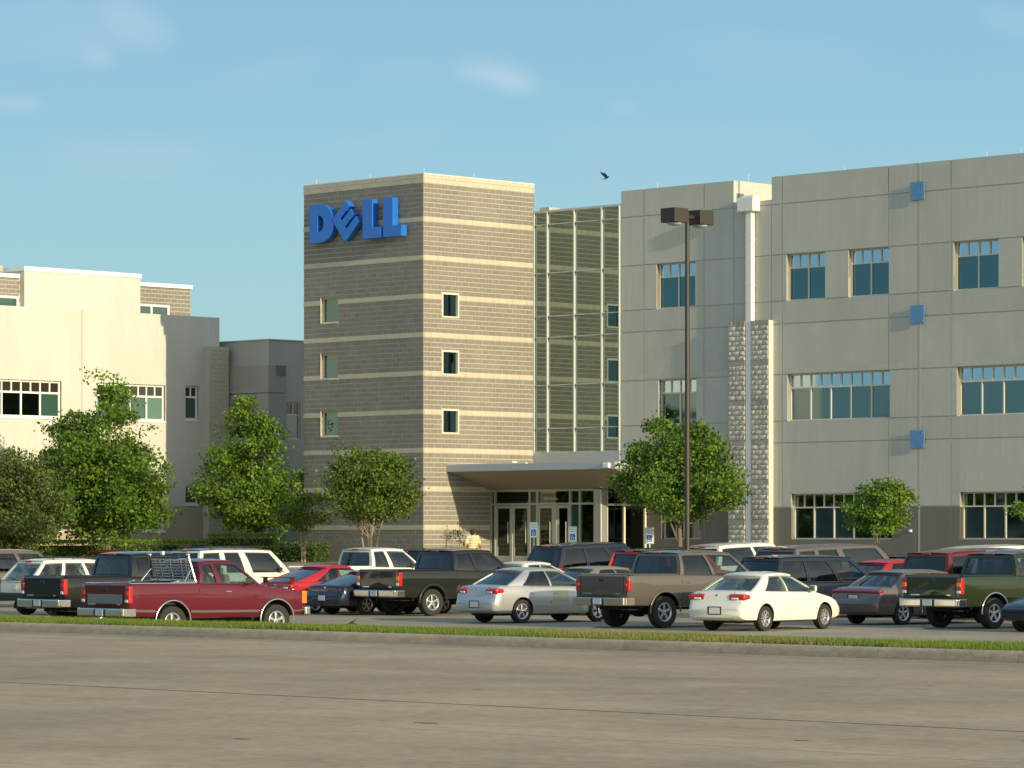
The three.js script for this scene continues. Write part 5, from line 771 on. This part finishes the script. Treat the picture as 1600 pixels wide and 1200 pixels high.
// ---------------------------------------------------------------- street furniture
{
  const b = [33.26, 20.48], e0 = elev(b[1]), T = thing('lamp_post', 'tall dark bronze lamp post with two box heads standing among the parked cars', 'lamp post', [b[0], e0, b[1]], 0);
    part(T, 'pole', own([rod([0, 0.5, 0], [0, 12.1, 0], 0.085, 0.065, 16)]), M.bronze); part(T, 'base', own([rbox(0.30, 0.06, 0.30, 0, 0.53, 0, 0.02), rod([0, -0.2, 0], [0, 0.5, 0], 0.27, 0.27, 20)]), M.kerbGray ?? std([0.36, 0.34, 0.29], 0.9));
  part(T, 'arm', own([rbox(0.09, 0.10, 0.30, 0, 11.98, 0.18, 0.01), rbox(0.09, 0.10, 0.30, 0, 11.98, -0.18, 0.01)]), M.bronze);
  for (const s of [-1, 1]) { const a = part(T, 'lamp_head', own([rbox(0.60, 0.44, 0.62, 0, 11.98, s * 0.58, 0.015)]), M.bronze); part(a, 'lens', own((() => { const g = new THREE.SphereGeometry(1, 20, 8, 0, Math.PI * 2, Math.PI / 2, Math.PI / 2); g.scale(0.25, 0.10, 0.25); g.translate(0, 11.765, s * 0.58); return [g]; })()), M.lens); }
}
function parkingSign(label, x, z, top, turn = 0) {
  const T = thing('parking_sign', label, 'sign', [x, elev(z), z], turn); const y = top;
  part(T, 'post', own([rod([0, -0.1, -0.02], [0, y, -0.02], 0.03, 0.03, 8)]), M.alu);
  const c = document.createElement('canvas'); c.width = 96; c.height = 160; const q = c.getContext('2d'); q.fillStyle = '#eef2ea'; q.fillRect(0, 0, 96, 160); q.strokeStyle = '#4c7a5c'; q.lineWidth = 3; q.strokeRect(5, 5, 86, 150);
  q.fillStyle = '#2f6b45'; q.font = 'bold 15px sans-serif'; q.textAlign = 'center'; q.fillText('RESERVED', 48, 32); q.fillText('PARKING', 48, 54);
  q.fillStyle = '#2166b0'; q.fillRect(20, 74, 56, 66); q.strokeStyle = '#ffffff'; q.lineWidth = 4.5; q.beginPath(); q.arc(46, 118, 13, 0.1, Math.PI * 1.45); q.stroke(); q.beginPath(); q.moveTo(44, 92); q.lineTo(45, 108); q.lineTo(58, 109); q.lineTo(64, 126); q.stroke(); q.fillStyle = '#fff'; q.beginPath(); q.arc(43, 86, 4.5, 0, 7); q.fill();
  const t = new THREE.CanvasTexture(c); t.colorSpace = THREE.SRGBColorSpace;
  part(T, 'sign_plate', own([rbox(0.34, 0.60, 0.02, 0, y - 0.30, 0.02, 0.008)]), M.white);
  const g = new THREE.PlaneGeometry(0.325, 0.585); g.translate(0, y - 0.30, 0.033); part(T, 'sign_print', own([g]), std([1, 1, 1], 0.5, { map: t })); return T;
}
parkingSign('white disabled parking sign at the left edge below the dark rounded tree', -9.76, 14, 2.12, 0.5);
parkingSign('white disabled parking sign before the left pair of glass doors', 11.35, 5, 1.62, 0.55);
parkingSign('white disabled parking sign before the right pair of glass doors', 13.42, 5, 1.45, 0.55);
parkingSign('white disabled parking sign beneath the spreading tree by the lamp post', 17.37, 5, 1.40, 0.55);
// ---------------------------------------------------------------- person and birds
// smooth union of tapered capsules, meshed
function figure(bones, cell, k = 0.03, extra) {
  let lo = [1e9, 1e9, 1e9], hi = [-1e9, -1e9, -1e9]; for (const [a, b, ra, rb] of bones) for (let i = 0; i < 3; i++) { lo[i] = Math.min(lo[i], a[i] - ra, b[i] - rb); hi[i] = Math.max(hi[i], a[i] + ra, b[i] + rb); }
  const size = Math.max(...hi.map((h, i) => h - lo[i])) + cell * 8, n = Math.ceil(size / cell), mid = lo.map((l, i) => (l + hi[i]) / 2), mc = new MarchingCubes(n, new THREE.MeshBasicMaterial(), false, false, 160000);
  mc.isolation = 0; const half = size / 2, f = mc.field;
  for (let z = 0; z < n; z++) for (let y = 0; y < n; y++) for (let x = 0; x < n; x++) {
    const px = mid[0] + ((x - n / 2) / (n / 2)) * half, py = mid[1] + ((y - n / 2) / (n / 2)) * half, pz = mid[2] + ((z - n / 2) / (n / 2)) * half; let d = 1e3;
    for (const [a, b, ra, rb, sz = 1] of bones) { const bx = b[0] - a[0], by = b[1] - a[1], bz = (b[2] - a[2]) / sz, qx = px - a[0], qy = py - a[1], qz = (pz - a[2]) / sz, t = clamp((qx * bx + qy * by + qz * bz) / (bx * bx + by * by + bz * bz + 1e-9)), l = Math.hypot(qx - bx * t, qy - by * t, qz - bz * t) - lerp(ra, rb, t), h = Math.max(k - Math.abs(d - l), 0) / k; d = Math.min(d, l) - h * h * k * 0.25; }
    f[z * n * n + y * n + x] = -d;
  }
  mc.update(); const g = new THREE.BufferGeometry(), p = mc.positionArray.slice(0, mc.count * 3), nn = mc.normalArray.slice(0, mc.count * 3);
  for (let i = 0; i < p.length; i += 3) { p[i] = p[i] * half + mid[0]; p[i + 1] = p[i + 1] * half + mid[1]; p[i + 2] = p[i + 2] * half + mid[2]; }
  g.setAttribute('position', new THREE.BufferAttribute(p, 3)); g.computeVertexNormals(); return toCreasedNormals(g, 1.2);
}
{ // man seen from behind, walking to the doors; figure coordinates: x to his right, y up, he faces -z
  const T = thing('person', 'person in a pale yellow striped polo shirt walking towards the entrance, seen from behind', 'person', [11.08, elev(8), 8], 0);
  T.rotation.y = 0.12;
  const skin = std([0.48, 0.25, 0.17], 0.6), arm = (s, sw) => [[[s * 0.19, 1.45, 0.01], [s * 0.265, 1.17, 0.03 + sw], 0.052, 0.044], [[s * 0.265, 1.17, 0.03 + sw], [s * 0.32, 0.93, -0.02 + sw * 1.6], 0.043, 0.031]];
  const hand = (s, sw) => { const w = [s * 0.32, 0.93, -0.02 + sw * 1.6], o = [[w, [w[0] + s * 0.012, w[1] - 0.085, w[2] - 0.01], 0.027, 0.036, 1.0]]; for (let i = 0; i < 4; i++) { const z = (i - 1.5) * 0.019, l = [0.062, 0.078, 0.072, 0.055][i], k = [w[0] + s * 0.016, w[1] - 0.095, w[2] - 0.01 + z], m = [k[0] - s * 0.004, k[1] - l * 0.55, k[2] - 0.004]; o.push([k, m, 0.0095, 0.009], [m, [m[0] - s * 0.02, m[1] - l * 0.42, m[2] - 0.004], 0.009, 0.0075]); } o.push([[w[0], w[1] - 0.035, w[2] - 0.03], [w[0] - s * 0.008, w[1] - 0.08, w[2] - 0.058], 0.013, 0.0105], [[w[0] - s * 0.008, w[1] - 0.08, w[2] - 0.058], [w[0] - s * 0.014, w[1] - 0.108, w[2] - 0.060], 0.0105, 0.009]); return o; };
  const legs = (s, f) => [[[s * 0.09, 0.93, 0], [s * 0.10, 0.50, -f * 0.12], 0.088, 0.056], [[s * 0.10, 0.50, -f * 0.12], [s * 0.10, 0.09, -f * 0.12 + (f > 0 ? 0.02 : 0.12)], 0.056, 0.040]];
  const head = [[[0, 1.64, 0.01], [0, 1.60, -0.03], 0.096, 0.082], [[0, 1.56, -0.055], [0, 1.545, -0.06], 0.05, 0.045], [[0, 1.60, -0.115], [0, 1.585, -0.128], 0.013, 0.016], [[-0.085, 1.60, 0], [-0.093, 1.57, 0.004], 0.02, 0.013], [[0.085, 1.60, 0], [0.093, 1.57, 0.004], 0.02, 0.013], [[0, 1.50, 0.015], [0, 1.42, 0.02], 0.058, 0.065]];
  const torso = [[[-0.13, 1.42, 0.01], [0.13, 1.42, 0.01], 0.085, 0.085], [[0, 1.36, 0], [0, 1.05, 0], 0.15, 0.135], [[-0.07, 1.25, 0], [-0.07, 0.98, 0], 0.11, 0.115], [[0.07, 1.25, 0], [0.07, 0.98, 0], 0.11, 0.115]];
  const bodyG = figure([...head, ...torso.map(([a, b, c, d]) => [a, b, c - 0.012, d - 0.012]), ...arm(1, -0.03), ...arm(-1, 0.03), ...legs(1, 1), ...legs(-1, -1)], 0.016, 0.035);
  part(T, 'body', own([bodyG, figure(hand(1, -0.03), 0.005, 0.008), figure(hand(-1, 0.03), 0.005, 0.008)]), skin);
  const shirtG = figure([...torso.map(([a, b, c, d]) => [a, b, c + 0.010, d + 0.012]), ...[1, -1].map((s) => [[s * 0.185, 1.45, 0.01], [s * 0.245, 1.24, 0.03 + (s > 0 ? -0.02 : 0.02)], 0.068, 0.074]), [[0, 1.475, 0.015], [0, 1.44, 0.015], 0.068, 0.09]], 0.014, 0.05);
  { const p = shirtG.attributes.position, u = new Float32Array(p.count * 2); for (let i = 0; i < p.count; i++) { u[i * 2] = p.getX(i); u[i * 2 + 1] = p.getY(i); } shirtG.setAttribute('uv', new THREE.BufferAttribute(u, 2)); }
  part(T, 'shirt', own([shirtG]), std([1, 1, 1], 0.9, { map: noiseTex(64, (u, v) => (v * 16 % 1) < 0.42 ? [0.66, 0.56, 0.32] : [0.93, 0.90, 0.76], 1, 1, true) }));
  part(T, 'trousers', own([figure([...legs(1, 1), ...legs(-1, -1), [[-0.07, 0.98, 0], [0.07, 0.98, 0], 0.12, 0.12]].map(([a, b, c, d]) => [a, b, c + 0.016, d + 0.022]), 0.018, 0.05)]), std([0.11, 0.10, 0.085], 0.9));
  part(T, 'hair', own([figure([[[0, 1.665, 0.022], [0, 1.635, 0.035], 0.098, 0.092], [[0, 1.56, 0.06], [0, 1.53, 0.055], 0.045, 0.03]], 0.01, 0.03)]), std([0.022, 0.016, 0.012], 0.7));
  part(T, 'shoe', own([rbox(0.10, 0.09, 0.28, 0.10, 0.045, -0.15, 0.04, 3), rbox(0.10, 0.09, 0.28, -0.10, 0.05, 0.20, 0.04, 3)]), M.blackPlastic);
}
function bird(name, label, pos, yaw, pitch, wings, size) {
  const T = new THREE.Group(); T.name = numbered(name); scene.add(T); T.position.set(...pos); T.rotation.set(0, yaw, pitch, 'YXZ'); T.scale.setScalar(size); T.userData = { label, category: 'bird' }; T.site = [0, 0, 0];
  const m = std([0.022, 0.022, 0.026], 0.5);
  part(T, 'body', own([figure([[[-0.07, 0, 0], [0.06, 0.01, 0], 0.034, 0.038], [[0.09, 0.03, 0], [0.11, 0.035, 0], 0.026, 0.024], [[0.13, 0.033, 0], [0.165, 0.028, 0], 0.010, 0.003], [[-0.08, 0, 0], [-0.15, -0.005, 0], 0.022, 0.012]], 0.006, 0.02)]), m);
  const feather = (pts, th) => { const s = new THREE.Shape(pts.map(([x, y]) => new THREE.Vector2(x, y))); return new THREE.ExtrudeGeometry(s, { depth: th, bevelEnabled: false }); };
  part(T, 'tail', own([(() => { const g = feather([[-0.11, -0.02], [-0.26, -0.038], [-0.27, 0.038], [-0.11, 0.02]], 0.006); g.rotateX(-Math.PI / 2); return g; })()]), m);
  for (const s of [1, -1]) { const g = feather([[0.055, 0.02], [-0.06, 0.02], [-0.10, 0.12], [-0.15, 0.26], [-0.16, 0.40], [-0.08, 0.32], [0.0, 0.2], [0.05, 0.10]], 0.005); if (!wings) g.scale(0.8, 0.42, 1); g.rotateX(-Math.PI / 2); if (s < 0) g.scale(1, 1, -1); if (s < 0) { const q = g.index ? g.toNonIndexed() : g; q.computeVertexNormals(); } g.rotateX(wings ? s * wings : -s * 1.3); if (!wings) g.translate(0, 0.02, -s * 0.034); part(T, 'wing', own([g]), m); }
  if (!wings) part(T, 'leg', own([rod([0.01, -0.02, 0.015], [0.015, -0.12, 0.018], 0.005), rod([0.01, -0.02, -0.015], [0.015, -0.12, -0.018], 0.005)]), M.blackPlastic);
}
bird('flying_bird', 'dark bird flying with raised wings above the roof of the wing', [2.69, 12.47, -100], -0.45, 0.30, 1.05, 0.62);
{ const q = toW(44.3, 0.46, 46.2); bird('perched_bird', 'small black bird with a long raised tail behind the grass strip', [-3.44, 0.43, -75], Math.PI - 0.3, -0.62, 0, 0.72); }

renderer.render(scene, camera);
